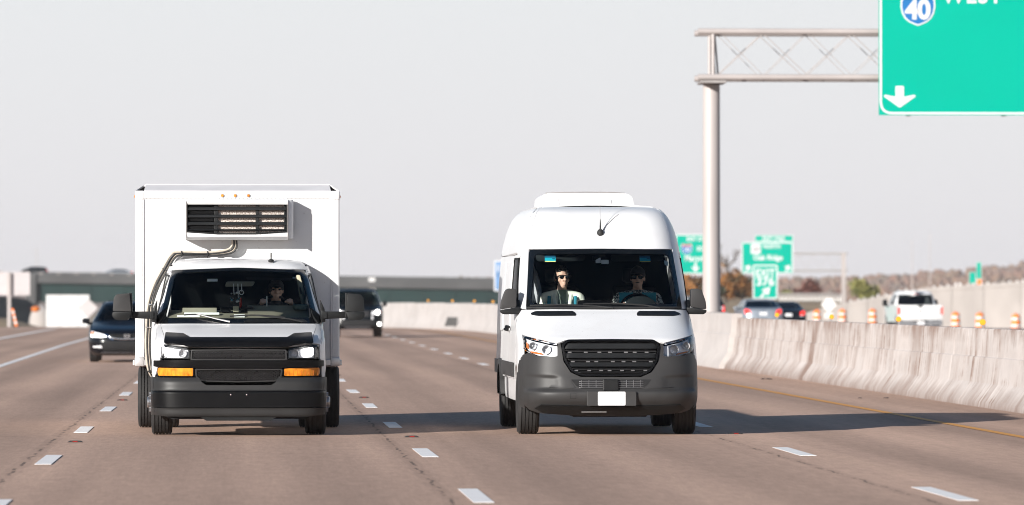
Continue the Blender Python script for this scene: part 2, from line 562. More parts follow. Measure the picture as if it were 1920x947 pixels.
def road_mat(name, base, joints):
    m, nt, b = nodes_of(name)
    N, L = nt.nodes, nt.links
    tc = N.new('ShaderNodeTexCoord'); sp = N.new('ShaderNodeSeparateXYZ'); L.new(tc.outputs['Object'], sp.inputs[0])
    def math_(op, a, b_=None, c=None):
        n = N.new('ShaderNodeMath'); n.operation = op
        for i, v in enumerate((a, b_, c)):
            if v is None: continue
            if isinstance(v, (int, float)): n.inputs[i].default_value = v
            else: L.new(v, n.inputs[i])
        return n.outputs[0]
    def nz(scale, stretch=(1, 1, 1), detail=4, rough=.55):
        mp = N.new('ShaderNodeMapping'); mp.inputs['Scale'].default_value = stretch
        L.new(tc.outputs['Object'], mp.inputs[0])
        n = N.new('ShaderNodeTexNoise'); n.inputs['Scale'].default_value = scale; n.inputs['Detail'].default_value = detail
        n.inputs['Roughness'].default_value = rough
        L.new(mp.outputs[0], n.inputs['Vector']); return n.outputs[0]
    def mul(col, fac_out, lo, hi, f0=.3, f1=.7):
        mr = N.new('ShaderNodeMapRange'); mr.inputs[1].default_value = f0; mr.inputs[2].default_value = f1
        mr.inputs[3].default_value = lo; mr.inputs[4].default_value = hi
        L.new(fac_out, mr.inputs[0])
        mx = N.new('ShaderNodeMix'); mx.data_type = 'RGBA'; mx.blend_type = 'MULTIPLY'; mx.inputs[0].default_value = 1
        L.new(col, mx.inputs[6])
        cb = N.new('ShaderNodeCombineColor')
        for i in range(3): L.new(mr.outputs[0], cb.inputs[i])
        L.new(cb.outputs[0], mx.inputs[7]); return mx.outputs[2]
    rgb = N.new('ShaderNodeRGB'); rgb.outputs[0].default_value = (*base, 1)
    col = rgb.outputs[0]
    col = mul(col, nz(1, (.9, .012, 1), 5), .76, 1.18)            # long lane streaks worn by tyres
    col = mul(col, nz(1, (.22, .05, 1), 3), .87, 1.10)             # broad patches of older surface
    # wheel paths: two darker tracks in every 3.66 m lane
    wv = math_('PINGPONG', math_('ADD', sp.outputs[0], 1.83 + .92), .915)
    col = mul(col, wv, .89, 1.06, .1, .8)
    col = mul(col, nz(60, (1, .35, 1), 2, .7), .84, 1.16)          # aggregate
    col = mul(col, nz(26, (1, .045, 1), 3, .75), .91, 1.09)        # tyre polished grain
    col = mul(col, nz(9, (1, .2, 1), 4), .92, 1.07)
    # scuffs and small stains
    col = mul(col, nz(1.1, (.8, .35, 1), 6, .7), 1.0, .80, .62, .78)
    # longitudinal joints with broken cracks
    for xj, wd in joints:
        wob = math_('MULTIPLY', math_('SUBTRACT', nz(.9, (0, 1, 1), 6, .75), .5), .22)
        d = math_('ABSOLUTE', math_('ADD', math_('SUBTRACT', sp.outputs[0], xj), wob))
        msk = math_('MULTIPLY', math_('LESS_THAN', d, wd), math_('GREATER_THAN', nz(.8, (0, 1, 1), 5, .7), .50))
        soft = math_('MULTIPLY', math_('LESS_THAN', d, wd * 5), math_('GREATER_THAN', nz(.23, (0, 1, 1), 2), .4))
        col = mul(col, soft, 1.0, .90, 0, 1)
        col = mul(col, msk, 1.0, .38, 0, 1)
    L.new(col, b.inputs['Base Color'])
    b.inputs['Roughness'].default_value = .85
    b.inputs['Specular IOR Level'].default_value = .3
    bp = N.new('ShaderNodeBump'); bp.inputs['Strength'].default_value = .35; bp.inputs['Distance'].default_value = .012
    L.new(nz(75, (1, .5, 1), 2, .7), bp.inputs['Height']); L.new(bp.outputs[0], b.inputs['Normal'])
    return m

road_mat('asphalt', (.448, .298, .224), [(-2.02, .016), (1.60, .014), (5.25, .012)])
road_mat('asphalt_far', (.36, .275, .245), [])

def paint_mat(name, col, wear):
    m, nt, b = nodes_of(name)
    mp, nz_, rp = vary(nt, b, col, .05, 3, rough=.6)
    n2 = nt.nodes.new('ShaderNodeTexNoise'); n2.inputs['Scale'].default_value = 22; n2.inputs['Detail'].default_value = 6
    nt.links.new(mp.outputs[0], n2.inputs['Vector'])
    r2 = nt.nodes.new('ShaderNodeValToRGB'); r2.color_ramp.elements[0].position = wear; r2.color_ramp.elements[1].position = wear + .08
    nt.links.new(n2.outputs[0], r2.inputs[0])
    mx = nt.nodes.new('ShaderNodeMix'); mx.data_type = 'RGBA'
    mx.inputs[6].default_value = (.36, .255, .20, 1)
    nt.links.new(r2.outputs[0], mx.inputs[0]); nt.links.new(rp.outputs[0], mx.inputs[7])
    nt.links.new(mx.outputs[2], b.inputs['Base Color'])
paint_mat('paint_white', (.82, .79, .77), .26)
paint_mat('paint_yellow', (.62, .27, .03), .30)

m, nt, b = nodes_of('dry_grass')
vary(nt, b, (.27, .19, .11), .35, .25, rough=.95, bump=.5, bscale=2)

g = strip('ground', -900, 1300, rows(-60, 300, 60) + rows(330, 1300, 40) + rows(1400, 4200, 350), -.16, 'dry_grass', False)
link(g); tag(g, kind='structure')
road = strip('road', -16, 10.55, rows(-50, 230, 14) + rows(240, 700, 6) + rows(710, 1300, 20), 0, 'asphalt')
link(road); tag(road, kind='structure')
oroad = strip('opposite_carriageway', 10.56, 46, rows(-50, 230, 14) + rows(240, 420, 6), -.06, 'asphalt_far')
link(oroad); tag(oroad, kind='structure')

LINES = {'left': -1.82, 'mid': 1.83, 'right': 5.53}
dash_me = MB().box(-.078, .078, -1.52, 1.52, 0, .004).mesh('lane_dash', 'paint_white')
def dashes(xf, first, last):
    Y = first
    while Y < last:
        o = obj('lane_dash', dash_me, road, (xf(Y), Y, gz(Y) + .003))
        o.rotation_euler = (0, 0, random.uniform(-.004, .004)); Y += 12.19
dashes(lambda Y: LINES['left'] - max(0, Y - 110) * .001, 42.2, 230)
dashes(lambda Y: LINES['mid'] + max(0, Y - 90) * .001, 44.45, 230)
dashes(lambda Y: LINES['right'] + max(0, Y - 130) * .0032, 44.7, 245)
def line(name, mat, pts, wd):
    vs, fs = [], []
    for X, Y in pts:
        vs += [(X - wd / 2, Y, gz(Y) + .005), (X + wd / 2, Y, gz(Y) + .005)]
    for i in range(len(pts) - 1): fs.append((2 * i, 2 * i + 1, 2 * i + 3, 2 * i + 2))
    me = bpy.data.meshes.new(name); me.from_pydata(vs, [], fs); me.materials.append(M[mat])
    return obj(name, me, road)
line('edge_line', 'paint_white', [(-5.30 - .30 * min(1, max(0, (Y - 120) / 60)) - .0 * Y, Y) for Y in rows(60, 262, 6)], .17)
line('ramp_line', 'paint_white', [(-8.75 - .0022 * (Y - 200), Y) for Y in rows(150, 275, 6)], .24)
line('yellow_edge_line', 'paint_yellow', [(8.62 + bend(Y), Y) for Y in rows(30, 300, 6)], .13)

# raised pavement markers: low black casting with a red reflector, one every second gap
mk_me = MB().prism([(-.085, 0), (.085, 0), (.055, .016), (-.055, .016)], -.06, .06).mesh('casting', 'rubber', bevel=.003)
rf_me = MB().box(-.026, .026, -.0655, -.0605, .005, .012).mesh('reflector', 'red_lens')
k = 0
for ln, first in (('left', 61.0), ('mid', 63.0), ('right', 64.3)):
    for i in range(3 if ln != 'right' else 2):
        Y = first + 24.38 * i
        near = ('nearest', 'second nearest', 'third nearest')[i]
        side = {'left': 'dashed line left of the box truck', 'mid': 'dashed line between truck and van', 'right': 'dashed line right of the van'}[ln]
        t = thing('pavement_marker', 'small red pavement reflector, %s on the %s' % (near, side), 'road reflector',
                  (LINES[ln] + .06, Y, .001), 0, 'red reflectors between the lane dashes')
        obj('casting', mk_me, t); obj('reflector', rf_me, t)

# a few specks of debris lie on the median shoulder
for i, (px, py, s) in enumerate(((1440, 712, .07), (1615, 748, .03), (1665, 748, .035))):
    p = at(px, py, CAM_H * FPX / (py - 555))
    mb = MB()
    for j in range(5):
        a = random.uniform(0, 6.28)
        mb.box(-.5 * s, .5 * s, -.3 * s, .3 * s, 0, .12 * s, Matrix.Translation((s * random.uniform(-1, 1), s * random.uniform(-1.5, 1.5), 0)) @ Matrix.Rotation(a, 4, 'Z') @ Matrix.Rotation(.3, 4, 'X'))
    o = mb.build('road_debris', 'rubber', None, loc=(p.x, p.y, .008))
    tag(o, ['dark scrap of debris on the shoulder beside the barrier', 'small dark speck on the shoulder, left of two beside the shadow', 'small dark speck on the shoulder, right of two beside the shadow'][i], 'debris', 'debris on the median shoulder')

# ------------------------------------------------------------------ median barrier
def barrier_mat(name, base, stain, amount):
    m, nt, b = nodes_of(name)
    N, L = nt.nodes, nt.links
    tc = N.new('ShaderNodeTexCoord')
    def nz(scale, stretch, detail=5, rough=.6, dist=0):
        mp = N.new('ShaderNodeMapping'); mp.inputs['Scale'].default_value = stretch
        L.new(tc.outputs['Object'], mp.inputs[0])
        n = N.new('ShaderNodeTexNoise'); n.inputs['Scale'].default_value = scale; n.inputs['Detail'].default_value = detail
        n.inputs['Roughness'].default_value = rough; n.inputs['Distortion'].default_value = dist
        L.new(mp.outputs[0], n.inputs['Vector']); return n.outputs[0]
    def mix(fac, a, bcol, lo, hi, k=1.0):
        mr = N.new('ShaderNodeMapRange'); mr.inputs[1].default_value = lo; mr.inputs[2].default_value = hi; mr.inputs[4].default_value = k
        L.new(fac, mr.inputs[0])
        mx = N.new('ShaderNodeMix'); mx.data_type = 'RGBA'; L.new(mr.outputs[0], mx.inputs[0])
        if isinstance(a, tuple): mx.inputs[6].default_value = (*a, 1)
        else: L.new(a, mx.inputs[6])
        mx.inputs[7].default_value = (*bcol, 1); return mx.outputs[2]
    sp = N.new('ShaderNodeSeparateXYZ'); L.new(tc.outputs['Object'], sp.inputs[0])
    def prod(a_, b_):
        n = N.new('ShaderNodeMath'); n.operation = 'MULTIPLY'; L.new(a_, n.inputs[0]); L.new(b_, n.inputs[1]); return n.outputs[0]
    def rng_(fac, lo, hi):
        mr = N.new('ShaderNodeMapRange'); mr.inputs[1].default_value = lo; mr.inputs[2].default_value = hi
        L.new(fac, mr.inputs[0]); return mr.outputs[0]
    patch1 = rng_(nz(1, (.1, .16, .5), 4, .6), .38, .62)
    patch2 = rng_(nz(1, (.1, .30, 1.6), 5, .65, .5), .42, .60)
    col = mix(nz(1, (.3, .5, 1.2)), base, tuple(c * .84 for c in base), .4, .7)
    col = mix(nz(1, (.4, 2.2, 3.0), 6, .7, .6), col, tuple(c * .78 for c in base), .52, .70, .6)          # blotches
    col = mix(prod(rng_(nz(1, (.15, .85, .22), 5, .7, .9), .48, .62), patch1), col, stain, .0, 1.0, .75 * amount)   # broad runs of dirty water
    col = mix(prod(rng_(nz(1, (.1, 3.6, .20), 6, .75, .5), .50, .62), patch2), col, stain, .0, 1.0, .85 * amount)   # fine vertical streaks
    col = mix(prod(rng_(nz(1, (.1, 5.0, .32), 6, .75, .4), .55, .66), patch1), col, tuple(min(1, c * 1.25) for c in base), .0, 1.0, .9 * amount)   # pale lime runs
    top_ = rng_(sp.outputs[2], .86, 1.12)
    col = mix(prod(top_, rng_(nz(1, (.2, 1.7, 1.4), 6, .7, .3), .44, .60)), col, stain, .0, 1.0, .8 * amount)   # grime below the coping
    # dirt splashed onto the toe
    mr = N.new('ShaderNodeMath'); mr.operation = 'ADD'; L.new(sp.outputs[2], mr.inputs[0])
    n3 = N.new('ShaderNodeMath'); n3.operation = 'MULTIPLY'; L.new(nz(1, (1, 1.5, .6), 4), n3.inputs[0]); n3.inputs[1].default_value = .5
    L.new(n3.outputs[0], mr.inputs[1])
    col = mix(mr.outputs[0], col, tuple(c * .8 for c in stain), .50, .22, .6 * amount)
    L.new(col, b.inputs['Base Color']); b.inputs['Roughness'].default_value = .88
    b.inputs['Specular IOR Level'].default_value = .25
    bp = N.new('ShaderNodeBump'); bp.inputs['Strength'].default_value = .35; bp.inputs['Distance'].default_value = .008
    L.new(nz(1, (9, 12, 9), 5), bp.inputs['Height']); L.new(bp.outputs[0], b.inputs['Normal'])
barrier_mat('barrier', (.51, .462, .438), (.225, .155, .125), 1.25)
barrier_mat('barrier_clean', (.50, .468, .452), (.385, .33, .297), .35)

BPROF = [(0, 0), (.015, .075), (.19, .33), (.235, .70), (.262, .715), (.285, 1.10), (.30, 1.125), (.50, 1.125), (.515, 1.10), (.55, .71), (.60, .33), (.78, .075), (.80, 0)]
def barrier_run(name, mat, parent, ys, xf, hk=1.0, jitter=.003):
    vs, fs = [], []; n = len(BPROF)
    for Y in ys:
        for j, (u, z) in enumerate(BPROF):
            e = jitter * noise.noise(Vector((Y * 1.7, z * 4, j)))
            vs.append((xf(Y) + u + e, Y, gz(Y) + z * hk + (e if 4 < j < 8 else 0)))
    for i in range(len(ys) - 1):
        for j in range(n - 1):
            fs.append((i * n + j, i * n + j + 1, (i + 1) * n + j + 1, (i + 1) * n + j))
    fs += [list(range(n - 1, -1, -1)), [(len(ys) - 1) * n + j for j in range(n)]]
    me = bpy.data.meshes.new(name); me.from_pydata(vs, [], fs); me.materials.append(M[mat])
    bm = bmesh.new(); bm.from_mesh(me); bmesh.ops.recalc_face_normals(bm, faces=bm.faces); bm.to_mesh(me); bm.free()
    me.shade_smooth(); me.set_sharp_from_angle(angle=R(28))
    return obj(name, me, parent)
WALLX = 10.36
bar = thing('median_barrier', 'tall stained concrete median barrier running along the right shoulder', 'barrier', (0, 0, 0))
Y = 26.0
while Y < 122:                       # cast sections, a narrow joint between them
    barrier_run('barrier_section', 'barrier', bar, rows(Y, min(Y + 8.99, 122.0), .45), lambda y: WALLX, .972)
    Y += 9.0
barrier_run('pier_section', 'barrier_clean', bar, rows(122.03, 140, .8), lambda y: WALLX - .12, 1.05)
Y = 140.03
while Y < 345:
    barrier_run('far_section', 'barrier_clean', bar, rows(Y, Y + 14.97, 1.5), lambda y: WALLX + .15 + bend(y), 1.0 + max(0, Y - 190) * .0015)
    Y += 15.0

# amber reflectors on short stems along the barrier top
rl = MB(); rl.lathe([(.0, -.012), (.042, -.012), (.046, 0), (.042, .012), (0, .012)], (0, 0, .085), 'y', 16)
rl_me = rl.mesh('lens', 'reflector_amber', smooth=40)
st_me = MB().box(-.012, .012, -.006, .006, 0, .05).mesh('stem', 'galv_dark')
ys_ = [82.4, 93.0, 103.6, 114.2] + [195 + 12.5 * i for i in range(8)]
for i, Y in enumerate(ys_):
    near = Y < 130
    wx = (WALLX if near else WALLX + .15 + bend(Y)) + .4
    lab = ['amber reflector disc on the barrier below the far orange drums', 'amber reflector disc on the barrier in front of the white pickup',
           'amber reflector disc on the barrier beside the white diamond sign', 'amber reflector disc on the barrier in front of the silver sedan'][i] if near else 'tiny amber reflector on the distant curving barrier left of the white van'
    t = thing('barrier_reflector', lab, 'reflector', (wx, Y, gz(Y) + (1.094 if near else 1.125 * (1.0 + max(0, Y - 190) * .0015))), 0, 'amber reflectors on the near barrier' if near else 'amber reflectors on the far barrier')
    obj('stem', st_me, t); o = obj('lens', rl_me, t)
    if not near: o.scale = (1.15, 1, 1.15)

# dark drain hatch standing open against the distant barrier
hx = at(846, 612, 264)
o = MB().prism([(-.32, 0), (.24, 0), (.29, .42), (-.18, .42)], 0, .05).build('barrier_hatch', 'concrete_dark', None, bevel=.01, loc=(hx.x, 264, .16))
tag(o, 'dark grey slanted hatch plate against the distant pale barrier', 'hatch')

# ------------------------------------------------------------------ overhead gantry and its sign
def shield_pts(w, h):
    half = [(0, .43), (.12, .42), (.22, .47), (.30, .50), (.38, .47), (.44, .38), (.49, .2), (.50, .02), (.46, -.16), (.38, -.30), (.26, -.40), (.12, -.46), (0, -.50)]
    return [(x * w, z * h) for x, z in half] + [(-x * w, z * h) for x, z in reversed(half[1:-1])]

def arrow_pts(w, h):
    half = [(0, -.5), (.5, .02), (.46, .10), (.13, 0), (.13, .5)]
    return [(x * w, z * h) for x, z in half] + [(-x * w, z * h) for x, z in reversed(half[1:])]

def sign_panel(t, w, h, mat='sign_green', border=.05, rad=.2, inset=.02, back=True):
    p = MB().box(-w / 2, w / 2, 0, .03, 0, h).build('panel', mat, t)
    o_ = rnd([(-w / 2 + inset, inset), (w / 2 - inset, inset), (w / 2 - inset, h - inset), (-w / 2 + inset, h - inset)], rad, 6)
    i_ = rnd([(-w / 2 + inset + border, inset + border), (w / 2 - inset - border, inset + border), (w / 2 - inset - border, h - inset - border), (-w / 2 + inset + border, h - inset - border)], max(rad - border, .01), 6)
    MB().ring(o_, i_, -.004, 0.0).build('border', 'sign_white', t)
    return p

GY = 131.0
gan = thing('sign_gantry', 'weathered steel overhead sign gantry with lattice truss and round post in the median', 'gantry', (10.85, GY, 0))
MB().lathe([(.0, 1.0), (.205, 1.0), (.195, 6.40), (.19, 6.43), (0, 6.43)], (-.02, 0, 0), 'z', 32).build('post', 'galv', gan, smooth=40)
MB().box(-.32, .32, -.7, .7, 1.1, 1.19).build('base_plate', 'galv_dark', gan, bevel=.01)
MB().box(18.8, 19.2, -.2, .2, -.1, 6.6).build('far_post', 'galv', gan, bevel=.03)
for yy in (-.5, .5):
    for zz in (6.58, 7.63):
        MB().lathe([(0, -.37), (.072, -.37), (.072, 19.4), (0, 19.4)], (0, yy, zz), 'x', 14).build('chord', 'galv', gan, smooth=40)
    x = .12
    k = 0
    while x < 18.5:
        a, c = (6.64, 7.57) if k % 2 == 0 else (7.57, 6.64)
        MB().tube([(x, yy, a), (x + 1.0, yy, c)], .010, 6).build('lattice_bar', 'galv', gan)
        MB().tube([(x + .06, yy + .04, c), (x + 1.0, yy + .04, a)], .008, 6).build('lattice_bar', 'galv', gan)
        x += 1.02; k += 1
for zz in (6.58, 7.63):
    for i in range(10):
        MB().tube([(.1 + i * 2, -.5, zz), (.1 + i * 2, .5, zz)], .022, 6).build('cross_tie', 'galv', gan)
for yy in (-.5, .5):
    MB().tube([(-.02, yy, 6.6), (-.02, yy, 7.6)], .04, 8).build('end_post', 'galv', gan)
    MB().tube([(.10, yy * .8, 6.6), (.02, yy * .8, 7.6)], .022, 6).build('end_brace', 'galv_dark', gan)
MB().box(-.3, .28, -.62, .62, 6.44, 6.50).build('cap_plate', 'galv_dark', gan, bevel=.01)

SX0, SY = 14.60, 130.1
sg = thing('overhead_sign', 'large green overhead motorway sign with white arrow and blue route shield', 'road sign', (SX0 + 2.9, SY, 5.70))
sign_panel(sg, 5.8, 3.25, border=.05, rad=.30)
for xx in (-2.2, 0, 2.2):
    MB().box(xx - .04, xx + .04, .03, .28, -.02, 3.3).build('hanger', 'galv', sg)
ax = 15.08 - SX0 - 2.9
MB().prism(rnd([(x + ax, z + .42) for x, z in arrow_pts(.74, .50)], .03, 3), -.006, -.001).build('arrow', 'sign_white', sg)
sx = 15.50 - SX0 - 2.9
def put_shield(t, cx, cz, w, h, num, size, y=-.002):
    s1 = MB().prism([(x + cx, z + cz) for x, z in shield_pts(w, h)], y - .005, y).build('route_shield', 'sign_white', t)
    low = [(x + cx, min(z, .24 * h) + cz) for x, z in shield_pts(w * .91, h * .92)]
    MB().prism(low, y - .009, y - .0052).build('shield_field', 'sign_blue', s1)
    top = [(x + cx, max(z, .27 * h) + cz) for x, z in shield_pts(w * .88, h * .92)]
    MB().prism(top, y - .009, y - .0052).build('shield_band', 'sign_red', s1)
    text_mesh('number', num, size, 'sign_white', s1, (cx, y - .0135, cz - size * .36 - .04 * h), bold=.035, sx=.96, space=.94)
put_shield(sg, sx, 2.47, .80, .84, '40', .62)
text_mesh('lettering', 'WEST', .52, 'sign_white', sg, (16.75 - SX0 - 2.9, -.006, 2.58), bold=.022, sx=.95, space=1.12)

def far_sign(name, label, px, py_bot, Y, w, h, parts, mat='sign_green', border=.07, rad=.25, legs=None, cat='road sign'):
    p = at(px, py_bot, Y)
    t = thing(name, label, cat, (p.x, Y, p.z))
    sign_panel(t, w, h, mat, border, rad, .0)
    for x in legs or ():
        MB().box(x - .05, x + .05, .03, .13, gz(Y) - .3 - p.z, h * .8).build('leg', 'galv', t)
    for kind, *a in parts:
        if kind == 't': text_mesh('lettering', a[0], a[1], 'sign_white', t, (a[2], -.006, a[3]), bold=.03, sx=a[4] if len(a) > 4 else 1)
        elif kind == 'shield': put_shield(t, *a)
        elif kind == 'down': MB().prism([(x + a[0], z + a[1]) for x, z in arrow_pts(a[2], a[3])], -.006, -.001).build('arrow', 'sign_white', t)
        elif kind == 'up':
            c, s_ = math.cos(a[4]), math.sin(a[4])
            MB().prism([(a[0] + x * c - z * s_, a[1] + x * s_ + z * c) for x, z in arrow_pts(a[2], a[3])], -.006, -.001).build('arrow', 'sign_white', t)
        elif kind == 'square':
            q = MB().prism(rect(a[0] - a[2] / 2, a[1] - a[2] / 2, a[0] + a[2] / 2, a[1] + a[2] / 2, .1), -.006, -.001).build('route_square', 'sign_white', t)
            text_mesh('number', a[3], a[2] * .55, 'sign_ink', q, (a[0], -.011, a[1] - a[2] * .2), bold=.01, sx=.9)
        elif kind == 'tab':
            MB().box(a[0], a[1], 0, .03, h + .001, h + a[2]).build('exit_tab', mat, t)
            MB().ring(rect(a[0], h + .01, a[1], h + a[2]), rect(a[0] + .05, h + .06, a[1] - .05, h + a[2] - .05), -.004, 0).build('tab_border', 'sign_white', t)
    return t

# px per metre at 450 m is 23.8
far_sign('guide_sign', 'green exit sign with route shield and arrow half hidden behind the gantry post', 1309, 514, 450, 3.5, 3.15,
         [('t', 'EXIT 376B', .46, -.02, 2.62, .82), ('shield', -.85, 1.98, .92, .84, '140', .38), ('t', 'SOUTH', .5, .62, 1.85, .8),
          ('t', 'Maryville', .62, .0, 1.05, .9), ('down', -.15, .52, .62, .75)], border=.09)
far_sign('guide_sign', 'green road sign reading Oak Ridge with exit tab on top', 1441, 513, 450, 4.1, 2.5,
         [('square', -.92, 1.95, .78, '162'), ('t', 'NORTH', .46, .35, 2.0, .86), ('t', 'Oak Ridge', .58, .05, 1.08, .95),
          ('up', -1.55, .42, .6, .6, R(150)), ('up', 1.62, .42, .6, .6, R(150)), ('tab', -1.0, 2.05, .56), ('t', 'EXIT 376A', .44, .5, 2.63, .9)], border=.09)
far_sign('gore_sign', 'narrow green sign reading EXIT 376 with slanting arrow above the silver sedan', 1437, 561, 372, 1.64, 2.24,
         [('t', 'EXIT', .66, 0, 1.50, .95), ('t', '376', .76, 0, .90, 1.05), ('up', .02, .46, .55, .95, R(138))], border=.09, rad=.14, legs=(-.5, .5))
far_sign('service_sign', 'blue roadside sign just showing past the left flank of the white van', 938, 546, 330, .72, 1.78,
         [('t', 'I', .5, -.12, 1.15)], 'service_blue', .08, .06, legs=(0,))
o = far_sign('exit_board', 'tiny green sign low behind the dark suv at the foot of the overpass', 722, 604, 420, 1.15, 1.25, [], 'sign_green', .04, .06)

# far signs on the ramp seen almost edge on
for i, (px, py, Y, w_, h_, m_, lab) in enumerate(((1829, 532, 460, .55, .95, 'sign_green', 'small pale green ramp sign, lower of two on the distant ramp'),
                                           (1841, 531, 470, .42, 1.75, 'sign_green', 'tall narrow green ramp sign on the distant ramp'),
                                           (1842, 534, 455, .40, .46, 'orange', 'small orange sign below the narrow green ramp sign'))):
    p = at(px, py, Y)
    t = thing('ramp_sign', lab, 'road sign', (p.x, Y, p.z)); sign_panel(t, w_, h_, m_, .03, .04, 0)
    MB().box(-.03, .03, .03, .09, -1.2, h_ * .9).build('post', 'galv', t)

# distant gantry
p = at(1585, 578, 600)
t = thing('distant_gantry', 'faint pale gantry frame far off beyond the Oak Ridge sign', 'gantry', (p.x, 600, p.z - 1.5))
MB().box(-.2, .2, -.2, .2, 0, 7.4).build('post', 'galv', t)
for zz in (5.35, 7.15):
    MB().box(-9, .45, -.1, .1, zz, zz + .19).build('chord', 'galv_dark', t)
for i in range(6):
    MB().tube([(-8.5 + i * 1.5, 0, 5.5), (-7.75 + i * 1.5, 0, 7.2)], .018, 5).build('lattice_bar', 'galv', t)
    MB().tube([(-7.75 + i * 1.5, 0, 7.2), (-7.0 + i * 1.5, 0, 5.5)], .018, 5).build('lattice_bar', 'galv', t)
for i, (px, top) in enumerate(((1748, 440), (1715, 452), (70, 468))):
    Y = 1400; b_ = at(px, 520, Y); tz = at(px, top, Y).z
    t = thing('mast', ['tall faint mast on the skyline above the white pickup', 'shorter faint mast on the skyline left of the tall one', 'thin faint lamp mast above the overpass at far left'][i], 'mast', (b_.x, Y, -6))
    MB().lathe([(0, 0), (.16, 0), (.08, tz + 6), (0, tz + 6)], (0, 0, 0), 'z', 8).build('pole', 'galv', t)
    MB().box(-.3, .3, -.1, .1, tz + 5.85, tz + 6.0).build('lamp_head', 'galv', t)

# white diamond sign on the right
p = at(1557, 590, 360)
t = thing('diamond_sign', 'white diamond sign back on a post beyond the barrier', 'road sign', (p.x, 360, p.z - .9))
MB().prism(rnd([(0, 1.02), (.50, 1.52), (0, 2.02), (-.50, 1.52)], .05), -.01, .01).build('panel', 'guard_white', t)
MB().box(-.04, .04, .01, .07, 0, 1.6).build('post', 'galv', t)
MB().prism(rect(-.26, .68, .26, 1.0, .03), -.01, .008).build('plaque', 'guard_white', t)

# ------------------------------------------------------------------ overpass
OY = 1000.0
s_ = OY / FPX
ovp = thing('overpass', 'long overpass with dark green steel girders and grey concrete parapet crossing the road', 'bridge', (0, OY, 0))
xa, xb = (62 - 451) * s_, (1400 - 451) * s_
def zt(px, l, r): return CAM_H - ((l + (r - l) * (px - 60) / 865.0) - 555) * s_
def span(name, mat, p0, p1, top, bot, y0, y1, bev=None):
    mb = MB()
    xs = [(p - 451) * s_ for p in rows(p0, p1, 120)]; ps = rows(p0, p1, 120)
    vs, fs = [], []
    for p, x in zip(ps, xs):
        vs += [(x, y0, zt(p, *bot)), (x, y0, zt(p, *top)), (x, y1, zt(p, *top)), (x, y1, zt(p, *bot))]
    for i in range(len(ps) - 1):
        for j in range(4):
            fs.append((4 * i + j, 4 * i + (j + 1) % 4, 4 * i + 4 + (j + 1) % 4, 4 * i + 4 + j))
    fs += [(3, 2, 1, 0), tuple(4 * (len(ps) - 1) + j for j in range(4))]
    return mb.add(vs, fs).build(name, mat, ovp)
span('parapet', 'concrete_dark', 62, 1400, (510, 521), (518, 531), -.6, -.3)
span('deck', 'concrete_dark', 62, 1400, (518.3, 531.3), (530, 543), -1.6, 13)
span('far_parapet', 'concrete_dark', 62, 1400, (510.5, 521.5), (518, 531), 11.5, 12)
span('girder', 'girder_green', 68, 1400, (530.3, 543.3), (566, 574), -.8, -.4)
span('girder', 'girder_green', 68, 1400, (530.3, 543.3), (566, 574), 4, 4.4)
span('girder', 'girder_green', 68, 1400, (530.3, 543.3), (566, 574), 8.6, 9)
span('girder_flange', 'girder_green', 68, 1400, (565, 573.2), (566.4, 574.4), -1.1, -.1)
for px in range(110, 1300, 62):
    MB().box(-.06, .06, -.95, -.8, zt(px, 565, 573), zt(px, 531, 543.5)).build('stiffener', 'girder_green', ovp, loc=((px - 451) * s_, 0, 0))
for px in range(78, 260, 33):
    MB().box(-.25, .25, -.66, -.6, zt(px, 514, 525.5), zt(px, 511.5, 523)).build('parapet_reflector', 'concrete_pale', ovp, loc=((px - 451) * s_, 0, 0))
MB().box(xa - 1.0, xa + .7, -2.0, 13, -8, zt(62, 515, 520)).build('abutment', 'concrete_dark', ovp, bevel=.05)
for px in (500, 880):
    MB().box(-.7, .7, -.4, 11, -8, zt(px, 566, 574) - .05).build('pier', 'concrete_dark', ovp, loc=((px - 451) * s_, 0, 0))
MB().box(-.55, .55, -.9, -.65, -2.6, .15).build('sign_bracket', 'guard_white', ovp, loc=((697 - 451) * s_, 0, zt(697, 517, 525)))

# fill slope at the left end of the overpass, and grass verge in front of it
def bank(name, mat, pts, Y, depth, kind='structure', rough=.35):
    top = [at(px, py, Y) for px, py in pts]
    vs, fs = [], []; n = len(top)
    for j, (f, dy) in enumerate(((0.0, -depth), (.35, -depth * .62), (.72, -depth * .25), (1, 0), (1, depth))):
        for p in top:
            b_ = gz(p.y + dy) - .5
            z = b_ + (p.z - b_) * f + (rough * noise.noise(Vector((p.x * .4, dy * .3, j))) if 0 < j < 4 else 0)
            vs.append((p.x, p.y + dy, z))
    for j in range(4):
        for i in range(n - 1):
            fs.append((j * n + i, j * n + i + 1, (j + 1) * n + i + 1, (j + 1) * n + i))
    me = bpy.data.meshes.new(name); me.from_pydata(vs, [], fs); me.materials.append(M[mat]); me.shade_smooth()
    return tag(obj(name, me), kind=kind)
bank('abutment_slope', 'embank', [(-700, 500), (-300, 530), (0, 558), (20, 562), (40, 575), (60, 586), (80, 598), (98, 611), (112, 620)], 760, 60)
bank('verge', 'dry_grass', [(-500, 585), (-200, 590), (-60, 595), (0, 598), (20, 603), (42, 609), (60, 614), (80, 618)], 430, 14)
bank('grass_bank', 'dry_grass', [(1180, 560), (1330, 558), (1400, 557), (1480, 556), (1530, 556), (1570, 559), (1600, 566), (1640, 580), (1700, 590)], 640, 120, rough=.2)

